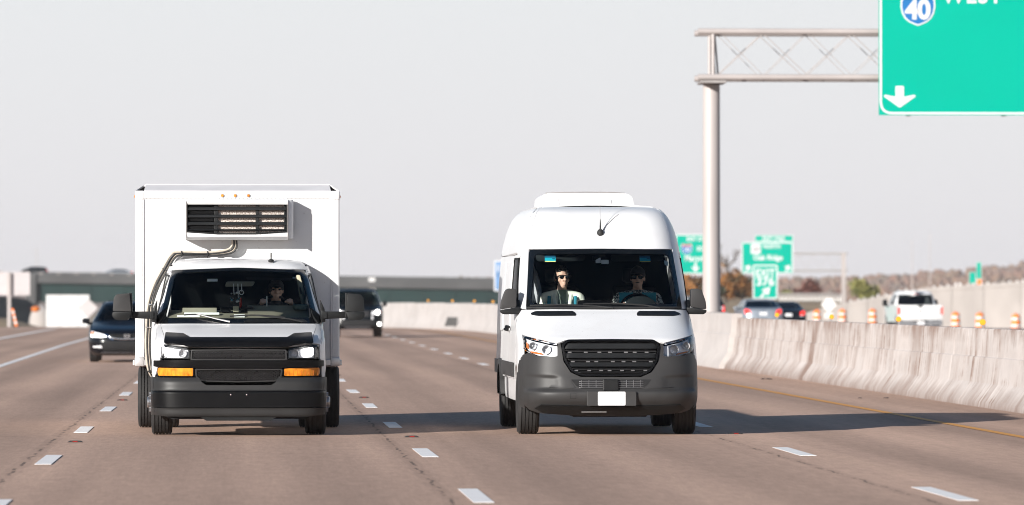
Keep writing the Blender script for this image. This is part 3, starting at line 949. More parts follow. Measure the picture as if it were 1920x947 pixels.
# ramp wall on the right
t = thing('ramp_wall', 'pale concrete retaining wall of a ramp rising to the right behind orange drums', 'wall', (0, 0, 0))
rw = [(1470, 598), (1530, 583), (1560, 574), (1592, 567), (1630, 560), (1666, 554), (1740, 541), (1790, 536), (1850, 533), (1920, 528), (2010, 523), (2200, 516)]
for i in range(len(rw) - 1):
    a, c = at(*rw[i], 452 - i * 4), at(*rw[i + 1], 452 - (i + 1) * 4)
    vs = []
    for p, dx in ((a, .015), (c, -.015)):
        vs += [(p.x + dx, p.y, -2.5), (p.x + dx, p.y, p.z - .32), (p.x + dx, p.y - .1, p.z - .30), (p.x + dx, p.y - .1, p.z), (p.x + dx, p.y + .4, p.z), (p.x + dx, p.y + .4, -2.5)]
    fs = [(j, (j + 1) % 6, 6 + (j + 1) % 6, 6 + j) for j in range(6)] + [(5, 4, 3, 2, 1, 0), tuple(range(6, 12))]
    MB().add(vs, fs).build('wall_panel', 'concrete_pale', t)
dp = pchip(rw)
dm = MB().box(-.05, .05, -.02, .02, 0, .13).mesh('delineator_post', 'guard_white')
for i in range(26):
    px = 1600 + i * 13.0 + random.uniform(-3, 3)
    Y = 452.3 - 4 * [k_ + (px - rw[k_][0]) / (rw[k_ + 1][0] - rw[k_][0]) for k_ in range(len(rw) - 1) if rw[k_][0] <= px <= rw[k_ + 1][0]][0]
    p = at(px, dp(px), Y)
    o = obj('delineator_post', dm, None, (p.x, Y + .15, p.z)); o.scale = (1 + .5 * random.random(), 1, random.choice((.5, .8, 1.0, 1.6)))
    tag(o, 'tiny white delineator post on top of the ramp wall', 'delineator', 'delineators along the ramp wall')
gm = thing('guard_rail', 'white-posted guard rail along the dry grass bank beneath the trees', 'guard rail', (0, 0, 0))
for i in range(17):
    px = 1466 + i * 7; p = at(px, 556 + max(0, px - 1540) * .1, 625)
    MB().box(-.10, .10, -.05, .05, -.5, .35).build('post', 'guard_white', gm, loc=p)
a, c = at(1460, 555, 624.8), at(1584, 558, 624.8)
MB().box(a.x, c.x, 624.7, 624.8, a.z + .05, a.z + .3).build('rail', 'galv_dark', gm)

# ------------------------------------------------------------------ vegetation
def leaf_mat(name, cols, scale=.5):
    m, nt, b = nodes_of(name)
    N, L = nt.nodes, nt.links
    tc = N.new('ShaderNodeTexCoord')
    v = N.new('ShaderNodeTexVoronoi'); v.inputs['Scale'].default_value = scale
    L.new(tc.outputs['Object'], v.inputs['Vector'])
    n = N.new('ShaderNodeTexNoise'); n.inputs['Scale'].default_value = scale * 2.5; L.new(tc.outputs['Object'], n.inputs['Vector'])
    ad = N.new('ShaderNodeMath'); ad.operation = 'ADD'
    sp = N.new('ShaderNodeSeparateColor'); L.new(v.outputs['Color'], sp.inputs[0])
    ml = N.new('ShaderNodeMath'); ml.operation = 'MULTIPLY'; L.new(sp.outputs[0], ml.inputs[0]); ml.inputs[1].default_value = .65
    L.new(ml.outputs[0], ad.inputs[0])
    m2 = N.new('ShaderNodeMath'); m2.operation = 'MULTIPLY'; L.new(n.outputs[0], m2.inputs[0]); m2.inputs[1].default_value = .35
    L.new(m2.outputs[0], ad.inputs[1])
    rp = N.new('ShaderNodeValToRGB'); e = rp.color_ramp.elements
    while len(e) < len(cols): e.new(.5)
    for i, c in enumerate(cols):
        e[i].position = .12 + .76 * i / (len(cols) - 1); e[i].color = (*c, 1)
    L.new(ad.outputs[0], rp.inputs[0]); L.new(rp.outputs[0], b.inputs['Base Color'])
    b.inputs['Roughness'].default_value = .8
leaf_mat('leaf_orange', [(.09, .08, .04), (.26, .12, .04), (.38, .17, .05), (.32, .20, .08)], .9)
leaf_mat('leaf_olive', [(.13, .14, .045), (.26, .25, .08), (.36, .32, .10)], .9)
leaf_mat('leaf_rust', [(.09, .05, .035), (.17, .06, .05), (.22, .10, .06)], .9)
leaf_mat('leaf_dark', [(.05, .06, .035), (.09, .09, .05), (.16, .11, .05)], .9)
leaf_mat('leaf_hill', [(.13, .115, .09), (.18, .125, .085), (.20, .11, .08), (.23, .145, .09), (.16, .12, .095), (.21, .13, .10)], .05)
simple('bark', (.07, .055, .045), .9, .3, 4)
simple('twig', (.13, .105, .09), .9, .2, 4)

def tree(label, px, py_base, Y, wid, hgt, mat, n=1500, leaf=.24, group=None, bare=False, trunk=.28):
    p = at(px, py_base, Y)
    t = thing('tree', label, 'tree', (p.x, Y, p.z - .15), 0, group)
    rng = random.Random(int(px * 7 + Y))
    mb = MB(); tops = []
    th = hgt * trunk
    mb.tube([(0, 0, 0), (.03 * hgt, 0, th * .5), (0, .02 * hgt, th), (0, 0, hgt * .8)], [.05 * hgt, .035 * hgt, .03 * hgt, .008 * hgt], 7)
    def limb(a, d, ln, r, lev):
        c = a + d * ln; mid = a + d * ln * .5 + Vector((rng.uniform(-1, 1), rng.uniform(-1, 1), 0)) * ln * .08
        mb.tube([a, mid, c], [r, r * .75, r * .4], 5, False); tops.append(c)
        if lev:
            for _ in range(3 if not bare else 4):
                e = (d + Vector((rng.uniform(-1, 1), rng.uniform(-1, 1), rng.uniform(-.2, .8))) * .75).normalized()
                limb(a + d * ln * rng.uniform(.5, 1), e, ln * rng.uniform(.5, .75), r * .45, lev - 1)
    for i in range(7):
        ang = i * 2.4 + rng.random()
        d = Vector((math.cos(ang), math.sin(ang), rng.uniform(.3, 1.1))).normalized()
        limb(Vector((0, 0, th * rng.uniform(.8, 1.0) + hgt * .5 * (i / 7))), d, wid * .34, .022 * hgt, 3 if bare else 1)
    mb.build('trunk', 'twig' if bare else 'bark', t)
    if bare: return t
    lobes = []
    for i in range(15):
        a = rng.uniform(0, 6.28); rr = math.sqrt(rng.random()) * .36 * wid
        zz = rng.uniform(.28, .84)
        f = math.sqrt(max(.1, 1 - ((zz - .5) / .5) ** 2))
        lobes.append((Vector((rr * f * math.cos(a), rr * f * math.sin(a), zz * hgt)), rng.uniform(.13, .24) * wid))
    vs, fs = [], []
    for i in range(n):
        c, r = rng.choice(lobes)
        d = Vector((rng.gauss(0, 1), rng.gauss(0, 1), rng.gauss(0, 1))).normalized() * r * rng.uniform(.45, 1.08)
        q = c + d; q.z = max(q.z, hgt * .10)
        u = Vector((rng.gauss(0, 1), rng.gauss(0, 1), rng.gauss(0, 1))).normalized(); v = u.orthogonal().normalized()
        s = leaf * rng.uniform(.5, 1.2); k_ = len(vs)
        vs += [q + u * s, q + v * s * .6, q - u * s, q - v * s * .6]; fs.append((k_, k_ + 1, k_ + 2, k_ + 3))
    me = bpy.data.meshes.new('crown'); me.from_pydata(vs, [], fs); me.materials.append(M[mat])
    obj('crown', me, t)
    return t

G = 'autumn trees behind the exit signs'
tree('orange brown tree beside the gantry post', 1362, 566, 560, 3.8, 3.9, 'leaf_orange', group=G, trunk=.12)
tree('rust orange tree between gantry post and Oak Ridge sign', 1392, 566, 575, 3.6, 3.7, 'leaf_orange', group=G, trunk=.12)
tree('dark brown tree half behind the Oak Ridge sign', 1413, 562, 590, 2.8, 2.5, 'leaf_dark', 1000, group=G, trunk=.12)
tree('brown tree under the half hidden exit sign beside the van mirror', 1292, 566, 565, 4.0, 2.9, 'leaf_orange', group=G, trunk=.1)
tree('dark tree low behind the gantry post base', 1340, 572, 540, 2.6, 2.3, 'leaf_dark', 1000, group=G, trunk=.1)
tree('bare leafless tree standing above the orange trees by the gantry post', 1366, 560, 620, 3.6, 6.2, 'twig', bare=True, group=G)
tree('round dark red tree right of the EXIT 376 sign', 1520, 561, 640, 3.9, 2.1, 'leaf_rust', group=G, trunk=.1)
tree('round olive green tree left of the white pickup', 1628, 563, 480, 2.9, 1.95, 'leaf_olive', 1600, .16, group=G, trunk=.08)
tree('small green bush between EXIT 376 sign and red tree', 1478, 558, 640, 1.7, 1.0, 'leaf_olive', 600, .16, group=G, trunk=.1)
tree('low reddish bush left of the olive tree', 1572, 562, 640, 1.8, 1.2, 'leaf_rust', 600, .16, group=G, trunk=.1)

# wooded ridge on the horizon
ridge = pchip([(-9000, 534), (-600, 534), (300, 533), (640, 526), (760, 523), (840, 515), (925, 517), (1100, 519), (1300, 520), (1480, 515), (1600, 512), (1690, 507), (1760, 500), (1800, 497), (1852, 491), (1885, 493), (1925, 482), (2050, 476), (2300, 480), (4000, 500), (9000, 520)])
HY = 2900.0
hs_, hf = [], []
cols_ = rows(-2600, 3600, 60); dep = [(-500, 0.0), (-330, .25), (-170, .6), (-60, .86), (0, .92), (300, .80), (900, .4)]
for dy, f in dep:
    for px in cols_:
        top = at(px, ridge(px), HY).z
        hs_.append(((px - 451) * HY / FPX, HY + dy, -6.3 + (top - 3 + 6.3) * f))
n = len(cols_)
for j in range(len(dep) - 1):
    for i in range(n - 1): hf.append((j * n + i, j * n + i + 1, (j + 1) * n + i + 1, (j + 1) * n + i))
me = bpy.data.meshes.new('hills'); me.from_pydata(hs_, [], hf); me.materials.append(M['leaf_hill']); me.shade_smooth()
tag(obj('hills', me), kind='structure')
vs, fs = [], []; rng = random.Random(3)
ico = bmesh.new(); bmesh.ops.create_icosphere(ico, subdivisions=1, radius=1)
iv = [v.co.copy() for v in ico.verts]; ifc = [[v.index for v in f.verts] for f in ico.faces]; ico.free()
for i in range(5200):
    px = rng.uniform(560, 2150); dy = -500 + 520 * rng.random()
    top = at(px, ridge(px), HY).z
    f = 0
    for j in range(len(dep) - 1):
        if dep[j][0] <= dy <= dep[j + 1][0]: f = dep[j][1] + (dep[j + 1][1] - dep[j][1]) * (dy - dep[j][0]) / (dep[j + 1][0] - dep[j][0])
    c = Vector(((px - 451) * HY / FPX, HY + dy, -6.3 + (top - 3 + 6.3) * f))
    r = rng.uniform(1.2, 2.6); k = len(vs)
    for v in iv:
        vs.append(c + Vector((v.x * r, v.y * r, v.z * r * rng.uniform(.9, 1.3) + r * .4)) * rng.uniform(.75, 1.2).__class__(1) + Vector((rng.uniform(-.4, .4), 0, rng.uniform(-.4, .4))))
    fs += [[q + k for q in f_] for f_ in ifc]
me = bpy.data.meshes.new('woodland'); me.from_pydata(vs, [], fs); me.materials.append(M['leaf_hill'])
tag(obj('woodland', me), 'hazy autumn woodland covering the distant ridge', 'woodland', kind='stuff')

# ------------------------------------------------------------------ builders shared by the vehicles
def shell_bar(name, sh, x0, x1, zf, h, dep, off, mat, parent, n=18, top_in=0.0):
    """bar of rectangular section that follows the plan curve of a shell between x0 and x1"""
    mb = MB(); vs, fs = [], []
    for i in range(n + 1):
        x = x0 + (x1 - x0) * i / n
        z = zf(x) if callable(zf) else zf
        y = sh.F(x, z) - off
        vs += [(x, y + top_in * 0, z - h / 2), (x, y + top_in, z + h / 2), (x, y + dep, z + h / 2), (x, y + dep, z - h / 2)]
    for i in range(n):
        for j in range(4):
            fs.append((4 * i + j, 4 * i + (j + 1) % 4, 4 * i + 4 + (j + 1) % 4, 4 * i + 4 + j))
    fs += [(3, 2, 1, 0), tuple(4 * n + j for j in range(4))]
    return mb.add(vs, fs).build(name, mat, parent, smooth=35, bevel=min(h, dep) * .22)

def ring_polys(o_, i_):
    n = len(o_)
    return [[o_[k], o_[(k + 1) % n], i_[(k + 1) % n], i_[k]] for k in range(n)]

def scale_loop(pts, k, c=None):
    c = c or (sum(p[0] for p in pts) / len(pts), sum(p[1] for p in pts) / len(pts))
    kx, kz = k if isinstance(k, tuple) else (k, k)
    return [(c[0] + (x - c[0]) * kx, c[1] + (z - c[1]) * kz) for x, z in pts]

def tyre_mesh(r, w, grooves=4, rim=.20):
    pr = [(rim, -w * .42), (r * .80, -w * .52), (r * .93, -w * .50), (r * .985, -w * .42)]
    m = grooves
    for i in range(m):
        c = -w * .34 + w * .68 * i / (m - 1)
        pr += [(r, c - .011), (r, c - .005), (r - .012, c - .004), (r - .012, c + .004), (r, c + .005)]
    pr += [(r * .985, w * .42), (r * .93, w * .50), (r * .80, w * .52), (rim, w * .42)]
    return MB().lathe(pr, (0, 0, 0), 'x', 40).mesh('tyre', 'tyre', smooth=40)

def add_wheel(parent, x, y, r, w, rim, rim_mat='steel', hub=0.0, sg=1, tm=None, grooves=4):
    """sg: +1 when the outside of the wheel looks to +x"""
    wh = bpy.data.objects.new('wheel', None); link(wh, parent); wh.location = (x, y, r)
    obj('tyre', tm or tyre_mesh(r, w, grooves, rim), wh)
    mb = MB()
    mb.lathe([(0, sg * w * .20), (rim * .35, sg * w * .22), (rim * .55, sg * w * .16), (rim * .86, sg * w * .10), (rim * .95, sg * w * .36), (rim * 1.04, sg * w * .40), (rim * 1.04, -sg * w * .40), (rim * .5, -sg * w * .3), (0, -sg * w * .3)], (0, 0, 0), 'x', 28)
    if hub:
        mb.lathe([(0, sg * (w * .5 + hub)), (.055, sg * (w * .5 + hub)), (.065, sg * (w * .5 + hub * .8)), (.065, sg * w * .1)], (0, 0, 0), 'x', 20)
        for k in range(8):
            a = k * math.pi / 4
            mb.lathe([(0, sg * (w * .5 + hub * .62)), (.016, sg * (w * .5 + hub * .62)), (.016, sg * w * .12)], (0, .095 * math.cos(a), .095 * math.sin(a)), 'x', 8)
        mb.lathe([(.06, sg * (w * .5 + hub * .22)), (.14, sg * (w * .5 + hub * .22)), (.15, sg * (w * .5 + hub * .05)), (.15, sg * w * .1)], (0, 0, 0), 'x', 24)
    else:
        for k in range(8):
            a = k * math.pi / 4
            mb.ball((sg * w * .2, rim * .72 * math.cos(a), rim * .72 * math.sin(a)), (.012, rim * .12, rim * .12), 8, 4)
    mb.build('rim', rim_mat, wh, smooth=40)
    return wh

def capsule(mb, a, b, ra, rb, n=14):
    a, b = Vector(a), Vector(b)
    mb.tube([a, a.lerp(b, .35), a.lerp(b, .7), b], [ra, ra + (rb - ra) * .35, ra + (rb - ra) * .7, rb], n)
    mb.ball(a, ra, n, 8); mb.ball(b, rb, n, 8)

def person(label, loc, shirt, arms, face_yaw=0.0, pick=None, mats=('skin', 'cloth_dark'), hair=True, group=None, lean=0.0, vox=.0080, wd=1.0):
    """seated figure, hips at the origin, looking towards -y; arms = [(elbow, wrist, hand_dir, grip)] for the left and right of the picture"""
    t = thing('person', label, 'person', loc, 0, group)
    mb = MB()
    sh_z, nk = .47, .56
    mb.ball((0, .0, .02), (.175, .13, .11)); mb.ball((0, -.01, .16), (.155, .115, .16)); mb.ball((0, .0, .33), (.175 * wd, .12, .17))
    for s in (-1, 1):
        mb.ball((s * .165 * wd, .01, sh_z - .02), (.075, .075, .07))
        capsule(mb, (s * .02, .01, .50), (s * .15 * wd, .01, sh_z), .058, .055)
        capsule(mb, (s * .10, -.02, .0), (s * .14, -.43, .06), .085, .062)
        capsule(mb, (s * .14, -.43, .06), (s * .14, -.50, -.34), .058, .042)
        capsule(mb, (s * .14, -.49, -.36), (s * .15, -.64, -.39), .045, .038)
    capsule(mb, (0, .01, .47), (0, -.025, .58), .062, .054)
    hc = Vector((lean, -.045, .680))
    cy, sy = math.cos(face_yaw), math.sin(face_yaw)
    def hp(x, y, z): return (hc.x + x * cy - y * sy, hc.y + x * sy + y * cy, hc.z + z)
    mb.ball(hp(0, .015, .03), (.076, .096, .095)); mb.ball(hp(0, -.02, -.035), (.062, .075, .085)); mb.ball(hp(0, -.045, -.085), (.042, .045, .036))
    capsule(mb, hp(0, -.090, .022), hp(0, -.120, -.020), .010, .016, 8)
    mb.ball(hp(.014, -.098, -.022), .010, 8, 6); mb.ball(hp(-.014, -.098, -.022), .010, 8, 6)
    mb.ball(hp(0, -.092, -.056), (.024, .012, .008), 8, 6); mb.ball(hp(0, -.090, -.074), (.021, .013, .009), 8, 6)
    for s in (-1, 1):
        mb.ball(hp(s * .077, .015, -.005), (.010, .020, .032), 8, 6)
        mb.ball(hp(s * .036, -.080, .030), (.026, .012, .010), 8, 6)
        mb.ball(hp(s * .048, -.062, -.025), (.022, .020, .022), 8, 6)
    for s, arm in zip((-1, 1), arms):
        el, wr, hd, grip = (Vector(arm[0]), Vector(arm[1]), Vector(arm[2]).normalized(), arm[3])
        shd = Vector((s * .185 * wd, .01, sh_z - .02))
        capsule(mb, shd, el, .058, .044); capsule(mb, el, wr, .043, .030)
        side = hd.cross(Vector((0, 0, 1))); side = side.normalized() if side.length > .1 else Vector((1, 0, 0))
        if side.x * s < 0: side = -side
        up = side.cross(hd).normalized()
        if up.z < 0: up = -up
        pc = wr + hd * .065
        capsule(mb, wr + hd * .01, pc, .030, .034, 10)
        for k, (o_, ln) in enumerate(((.030, .075), (.010, .088), (-.011, .082), (-.030, .062))):
            b0 = pc + side * o_ * .95 + hd * .012
            if grip:
                k1 = b0 + hd * ln * .35 + up * .012; k2 = k1 - up * ln * .42 + hd * .008; k3 = k2 - up * .012 - hd * ln * .3
            else:
                k1 = b0 + hd * ln * .45; k2 = k1 + hd * ln * .32 - up * .012; k3 = k2 + hd * ln * .2 - up * .016
            capsule(mb, b0, k1, .0105, .0098, 8); capsule(mb, k1, k2, .0095, .0088, 8); capsule(mb, k2, k3, .0088, .0075, 8)
        t0 = wr + hd * .035 - side * .026
        t1 = t0 - side * .026 + hd * .030; t2 = t1 + hd * .026 - up * (.018 if grip else .004)
        capsule(mb, t0, t1, .0125, .0108, 8); capsule(mb, t1, t2, .0105, .0085, 8)
    raw = bpy.data.objects.new('raw', mb.mesh('raw')); COL.objects.link(raw)
    md = raw.modifiers.new('r', 'REMESH'); md.mode = 'VOXEL'; md.voxel_size = vox; md.adaptivity = 0
    sm = raw.modifiers.new('s', 'SMOOTH'); sm.factor = .5; sm.iterations = 1
    me = bpy.data.meshes.new_from_object(raw.evaluated_get(bpy.context.evaluated_depsgraph_get()))
    rm = raw.data; bpy.data.objects.remove(raw); bpy.data.meshes.remove(rm)
    me.name = 'body'; me.materials.clear()
    for q in mats: me.materials.append(M[q])
    for p in me.polygons:
        p.material_index = pick(p.center, hc)
    me.shade_smooth()
    obj('body', me, t)
    for s in (-1, 1):
        MB().ball(hp(s * .034, -.084, .012), (.013, .010, .009), 10, 8).build('eye', 'dark_void', t, smooth=60)
    if hair:
        hb = MB()
        rng = random.Random(5)
        for i in range(150):
            a = rng.uniform(0, 6.28); zz = rng.uniform(-.045, .128)
            rr = math.sqrt(max(0, 1 - (max(zz - .03, 0) / .1) ** 2))
            x, y = .073 * rr * math.cos(a), .018 + .094 * rr * math.sin(a)
            if y < -.035 + .25 * max(0, -zz) and zz < .082: continue
            hb.ball(hp(x, y, zz), rng.uniform(.013, .021), 8, 6)
        ro = bpy.data.objects.new('raw', hb.mesh('raw')); COL.objects.link(ro)
        md = ro.modifiers.new('r', 'REMESH'); md.mode = 'VOXEL'; md.voxel_size = .007
        sm = ro.modifiers.new('s', 'SMOOTH'); sm.factor = .5; sm.iterations = 3
        hm = bpy.data.meshes.new_from_object(ro.evaluated_get(bpy.context.evaluated_depsgraph_get()))
        rm = ro.data; bpy.data.objects.remove(ro); bpy.data.meshes.remove(rm)
        hm.name = 'hair'; hm.materials.clear(); hm.materials.append(M['hair']); hm.shade_smooth()
        obj('hair', hm, t)
    t['_hc'] = 0
    del t['_hc']
    return t, hp

def seat(parent, name_, x, y, z0, w, h, mat='seat_dark', tilt=.18, hr=True):
    s = bpy.data.objects.new('seat', None); link(s, parent); s.location = (x, y, z0)
    MB().box(-w / 2, w / 2, -.42, .10, -.14, .0).build('seat_cushion', mat, s, smooth=50, bevel=.04, seg=3)
    b = MB().box(-w / 2, w / 2, 0, .13, 0, h).build('backrest', mat, s, smooth=50, bevel=.045, seg=3); b.location = (0, .12, -.02); b.rotation_euler = (-tilt, 0, 0)
    if hr:
        r_ = MB().box(-w * .28, w * .28, .02, .12, h + .04, h + .21).build('headrest', mat, s, smooth=50, bevel=.04, seg=3); r_.location = (0, .12, -.02); r_.rotation_euler = (-tilt, 0, 0)
    return s

def steering(parent, c, r, tilt):
    mb = MB(); rot = Matrix.Rotation(tilt, 4, 'X')
    pts = []
    for k in range(29):
        a = 2 * math.pi * k / 28
        pts.append(Vector(c) + rot @ Vector((r * math.cos(a), 0, r * math.sin(a))))
    mb.tube(pts, .015, 8, False)
    for a in (0, math.pi, -math.pi / 2):
        mb.tube([Vector(c), Vector(c) + rot @ Vector((r * math.cos(a), 0, r * math.sin(a)))], .014, 6)
    mb.ball(c, (.06, .03, .06), 12, 8)
    return mb.build('steering_wheel', 'satin_black', parent, smooth=60)

# ------------------------------------------------------------------ white high-roof van
VX, VY = 4.13, 63.5
van = thing('cargo_van', 'white high roof van with dark grey bumper and blank front plate', 'van', (VX, VY, 0))
def sig(t): return 1 / (1 + math.exp(-max(-40, min(40, t))))
def van_form(x, z):
    if z > .80: return 0.0
    a = abs(x)
    e = -.042 * sig((.505 - z) / .008) * sig((z - .36) / .02)                       # shelf of the lower bumper
    e += .030 * sig((a - .60) / .02) * sig((.93 - a) / .015) * sig((z - .515) / .008) * sig((.655 + .05 * (a - .6) - z) / .010)   # pockets at the corners
    return e
SV = Shell([(.16, .26), (.25, .12), (.34, .03), (.46, 0), (.60, .02), (.70, .05), (.90, .10), (1.02, .135), (1.07, .19), (1.13, .33), (1.25, .62), (1.36, .88), (1.405, .99), (1.75, 1.34), (2.10, 1.70), (2.25, 1.84), (2.40, 2.00), (2.50, 2.14), (2.56, 2.30), (2.59, 2.55), (2.60, 3.0)],
           [(.16, .92), (.28, .985), (.45, 1.012), (.75, 1.015), (1.0, 1.008), (1.4, 1.0), (1.8, .975), (2.1, .945), (2.3, .897), (2.45, .836), (2.53, .780), (2.58, .722), (2.60, .68)], [(.2, .62), (.8, .70), (1.4, .80), (2.05, .78), (2.35, .60), (2.6, .38)], p=5.5, extra=van_form)
TS = .955
def vsplit(z): return TS * SV.W(z)
def edge(z0, z1, n, sg=1): return [(sg * vsplit(z0 + (z1 - z0) * i / n), z0 + (z1 - z0) * i / n) for i in range(n + 1)]

# lower front
half = [(0, .655), (.335, .655), (.45, .705), (.53, .83), (.557, 1.02), (.592, 1.028), (.592, .890), (.63, .882), (.84, .893), (.90, .925)] \
    + [(vsplit(.90), .90)] + edge(.89, .34, 8) + [(.90, .285), (.80, .25), (.45, .225), (0, .22)]
patch('bumper', sym(half), SV.front, 'grey_plastic', van, (.04, .012), .03)
for sg in (-1, 1):
    zs = [.30 + .05 * i for i in range(13)]
    fr = [(SV.F(vsplit(z), z) + .002, z) for z in zs]
    pts = fr + [(.60, .83), (.66, .76), (.60, .62), (.55, .45), (.56, .32)]
    patch('bumper_corner', [(y, z) for y, z in pts], SV.side(sg), 'grey_plastic', van, .06, .02, ref=(sg, 0, 0))
# raised crease above the lower intake and the fog lamp panels
for sg in (-1, 1):
    fp = [(.46, .627), (.58, .625), (.63, .60), (.70, .535), (.40, .530)]
    if sg < 0: fp = mir(fp)
    bp_ = patch('fog_panel', rnd(fp, .02), SV.front, 'grey_plastic', van, .05, .012, off=.010)
patch('lower_skirt', sym([(0, .33), (.78, .35), (.84, .31), (.74, .255), (.3, .238), (0, .235)]), SV.front, 'black_plastic', van, .06, .02, off=.012)
ik = rnd(sym([(0, .628), (.45, .628), (.395, .56), (.34, .525), (0, .522)]), .012)
intake = patch('lower_intake', ik, SV.front, 'dark_void', van, .05, .0, off=.004)
for i in range(4):
    shell_bar('intake_bar', SV, -.36, .36, .542 + i * .022, .004, .006, .012, 'steel', intake, 14)
for x in (-.33, -.25, -.17, .17, .25, .33):
    MB().box(x - .002, x + .002, SV.F(x, .57) - .012, SV.F(x, .57) - .008, .528, .622).build('intake_bar', 'steel', intake)
MB().box(-.095 - .03 + .03, .08, SV.F(0, .57) - .045, SV.F(0, .57), .50, .632).build('radar_cover', 'black_plastic', van, bevel=.012)
patch('tow_cover', rect(-.46, .415, -.395, .478, .006), SV.front, 'black_plastic', van, .05, .004, off=.0015)
patch('tow_cover_face', rect(-.4565, .4185, -.3985, .4745, .006), SV.front, 'grey_plastic', van, .05, .004, off=.003)

pb = MB().prism(rect(-.275, .335, .275, .497, .012), -.075, -.03).build('plate_bracket', 'grey_plastic', van, bevel=.006)
pl = MB().prism(rect(-.155, .34, .153, .494, .014), -.082, -.0755).build('number_plate', 'plate_white', pb)
for x in (-.11, .11):
    for z in (.362, .472):
        MB().ball((x, -.083, z), (.006, .003, .006), 8, 4).build('plate_screw', 'steel', pl)

# grille
go = rnd(sym([(0, 1.063), (.49, 1.058), (.548, 1.01), (.522, .84), (.445, .715), (.34, .664), (0, .660)]), .035, 4)
gi = scale_loop(go, (.96, .915), (0, .865))
patch('grille_frame', ring_polys(go, gi), SV.front, 'satin_black', van, .05, .03, off=.020)
gb = patch('grille_backing', gi, SV.front, 'dark_void', van, .06, 0, off=-.055)
def gx(z):
    pts = [(.70, .38), (.74, .435), (.84, .487), (1.0, .518), (1.04, .49)]
    return pchip(pts)(z)
for z, h in ((1.000, .070), (.895, .062), (.795, .055)):
    shell_bar('grille_slat', SV, -gx(z), gx(z), z, h * .82, .03, .012, 'black_plastic', gb, 24, top_in=.035)
for z in (.950, .847, .747):
    shell_bar('grille_rib', SV, -gx(z) + .01, gx(z) - .01, z, .012, .02, .016, 'satin_black', gb, 20)
    rg = random.Random(int(z * 1000))
    for i in range(7):
        x = -gx(z) * .85 + gx(z) * 1.7 * (i + rg.uniform(-.25, .25)) / 6
        MB().box(x - .02, x + .02, SV.F(x, z) + .02, SV.F(x, z) + .04, z - .026, z - .012).build('grille_clip', 'steel', gb)
shell_bar('grille_slat', SV, -.36, .36, .702, .02, .03, .018, 'satin_black', gb, 20)

# bonnet, headlamps, vents
hd = [(0, 1.405), (.60, 1.408), (.885, 1.402)] + [(vsplit(1.40), 1.40)] + edge(1.38, 1.13, 8) + [(.955, 1.12), (.60, 1.036), (.56, 1.045), (.50, 1.068), (0, 1.073)]
bon = patch('bonnet', sym(hd), SV.front, 'white_paint', van, (.045, .02), .02)
for sg in (-1, 1):
    hv = rnd([(.345, 1.335), (.76, 1.332), (.84, 1.345), (.845, 1.362), (.79, 1.384), (.375, 1.386), (.345, 1.36)], .012)
    if sg < 0: hv = mir(hv)
    ve = patch('bonnet_vent', hv, SV.front, 'black_plastic', van, (.05, .015), .01, off=.006)
    for i in range(4):
        z = 1.343 + i * .010
        shell_bar('vent_rib', SV, sg * .40, sg * .80, z, .003, .006, .012, 'satin_black', ve, 10)
    hl = rnd([(.602, 1.026), (.955, 1.112), (.962, .975), (.93, .935), (.85, .905), (.64, .896), (.602, .900)], [.01, .01, .02, .03, .03, .02, .01])
    if sg < 0: hl = mir(hl)
    lamp = bpy.data.objects.new('headlight', None); link(lamp, van)
    patch('lamp_housing', hl, SV.front, 'lamp_bowl', lamp, .04, .0, off=-.05)
    patch('lens', hl, SV.front, 'lamp_glass', lamp, .05, .03, off=.002)
    for cx, cz, r_, kx in ((.86, 1.00, .042, .9), (.715, .960, .050, 1.1)):
        y = SV.F(cx, cz)
        mb = MB().lathe([(r_, -.02), (r_ * .95, .0), (r_ * .6, .045), (r_ * .25, .06), (0, .062)], (sg * cx, y + .025, cz), 'y', 22)
        mb.build('reflector_bowl', 'lamp_chrome', lamp, smooth=50)
        MB().ball((sg * cx, y + .05, cz), (.010, .016, .010), 12, 8).build('bulb', 'lamp_chrome', lamp, smooth=60)
    am = rnd([(.76, .910), (.90, .926), (.925, .945), (.88, .944), (.78, .926)], .008)
    ao = rnd([(.938, .97), (.958, .985), (.954, 1.06), (.940, 1.04)], .006)
    for q in (am, ao):
        patch('indicator_strip', mir(q) if sg < 0 else q, SV.front, 'amber_dark', lamp, .04, .01, off=-.035)

# windscreen, pillars and cap
wo_ = rnd(sym([(0, 2.100), (.822, 2.092), (.888, 1.412), (0, 1.412)]), .045, 5)
wi_ = rnd(sym([(0, 2.045), (.768, 2.038), (.835, 1.47), (0, 1.462)]), .05, 5)
wsh = patch('windscreen_frame', ring_polys(wo_, wi_), SV.front, 'gloss_black', van, (.06, .05), .012)
patch('windscreen', wi_, SV.front, 'windshield', wsh, .07, 0)
# A pillars (from the bonnet corner to the roof) and the moulded roof cap
for sg in (-1, 1):
    seam = [(.826, 2.10), (.80, 2.25), (.762, 2.40), (.712, 2.52), (.665, 2.575)]
    pil = [(.893, 1.412), (.860, 1.75), (.828, 2.095)] + [(x + .003, z) for x, z in seam] + [(.635, 2.59)] + edge(2.588, 1.412, 16)
    patch('pillar', mir(pil) if sg < 0 else pil, SV.front, 'white_paint', van, (.05, .05), .015)
cp = [(0, 2.105), (.822, 2.099)] + seam + [(.625, 2.588), (.3, 2.596), (0, 2.598)]
patch('roof_cap', sym(cp), SV.front, 'white_paint', van, (.07, .03), .015)
def vroof(x, y): return Vector((x, y, 2.60 + .035 * (1 - (x / .68) ** 2)))
patch('roof', rect(-.68, 2.95, .68, 6.0), vroof, 'white_paint', van, .2, .02, ref=(0, 0, 1))
for i in range(4):
    patch('roof_rib', rect(-.5, 3.6 + i * .5, .5, 3.7 + i * .5, .02), vroof, 'white_paint', van, .3, .01, off=.012, ref=(0, 0, 1))

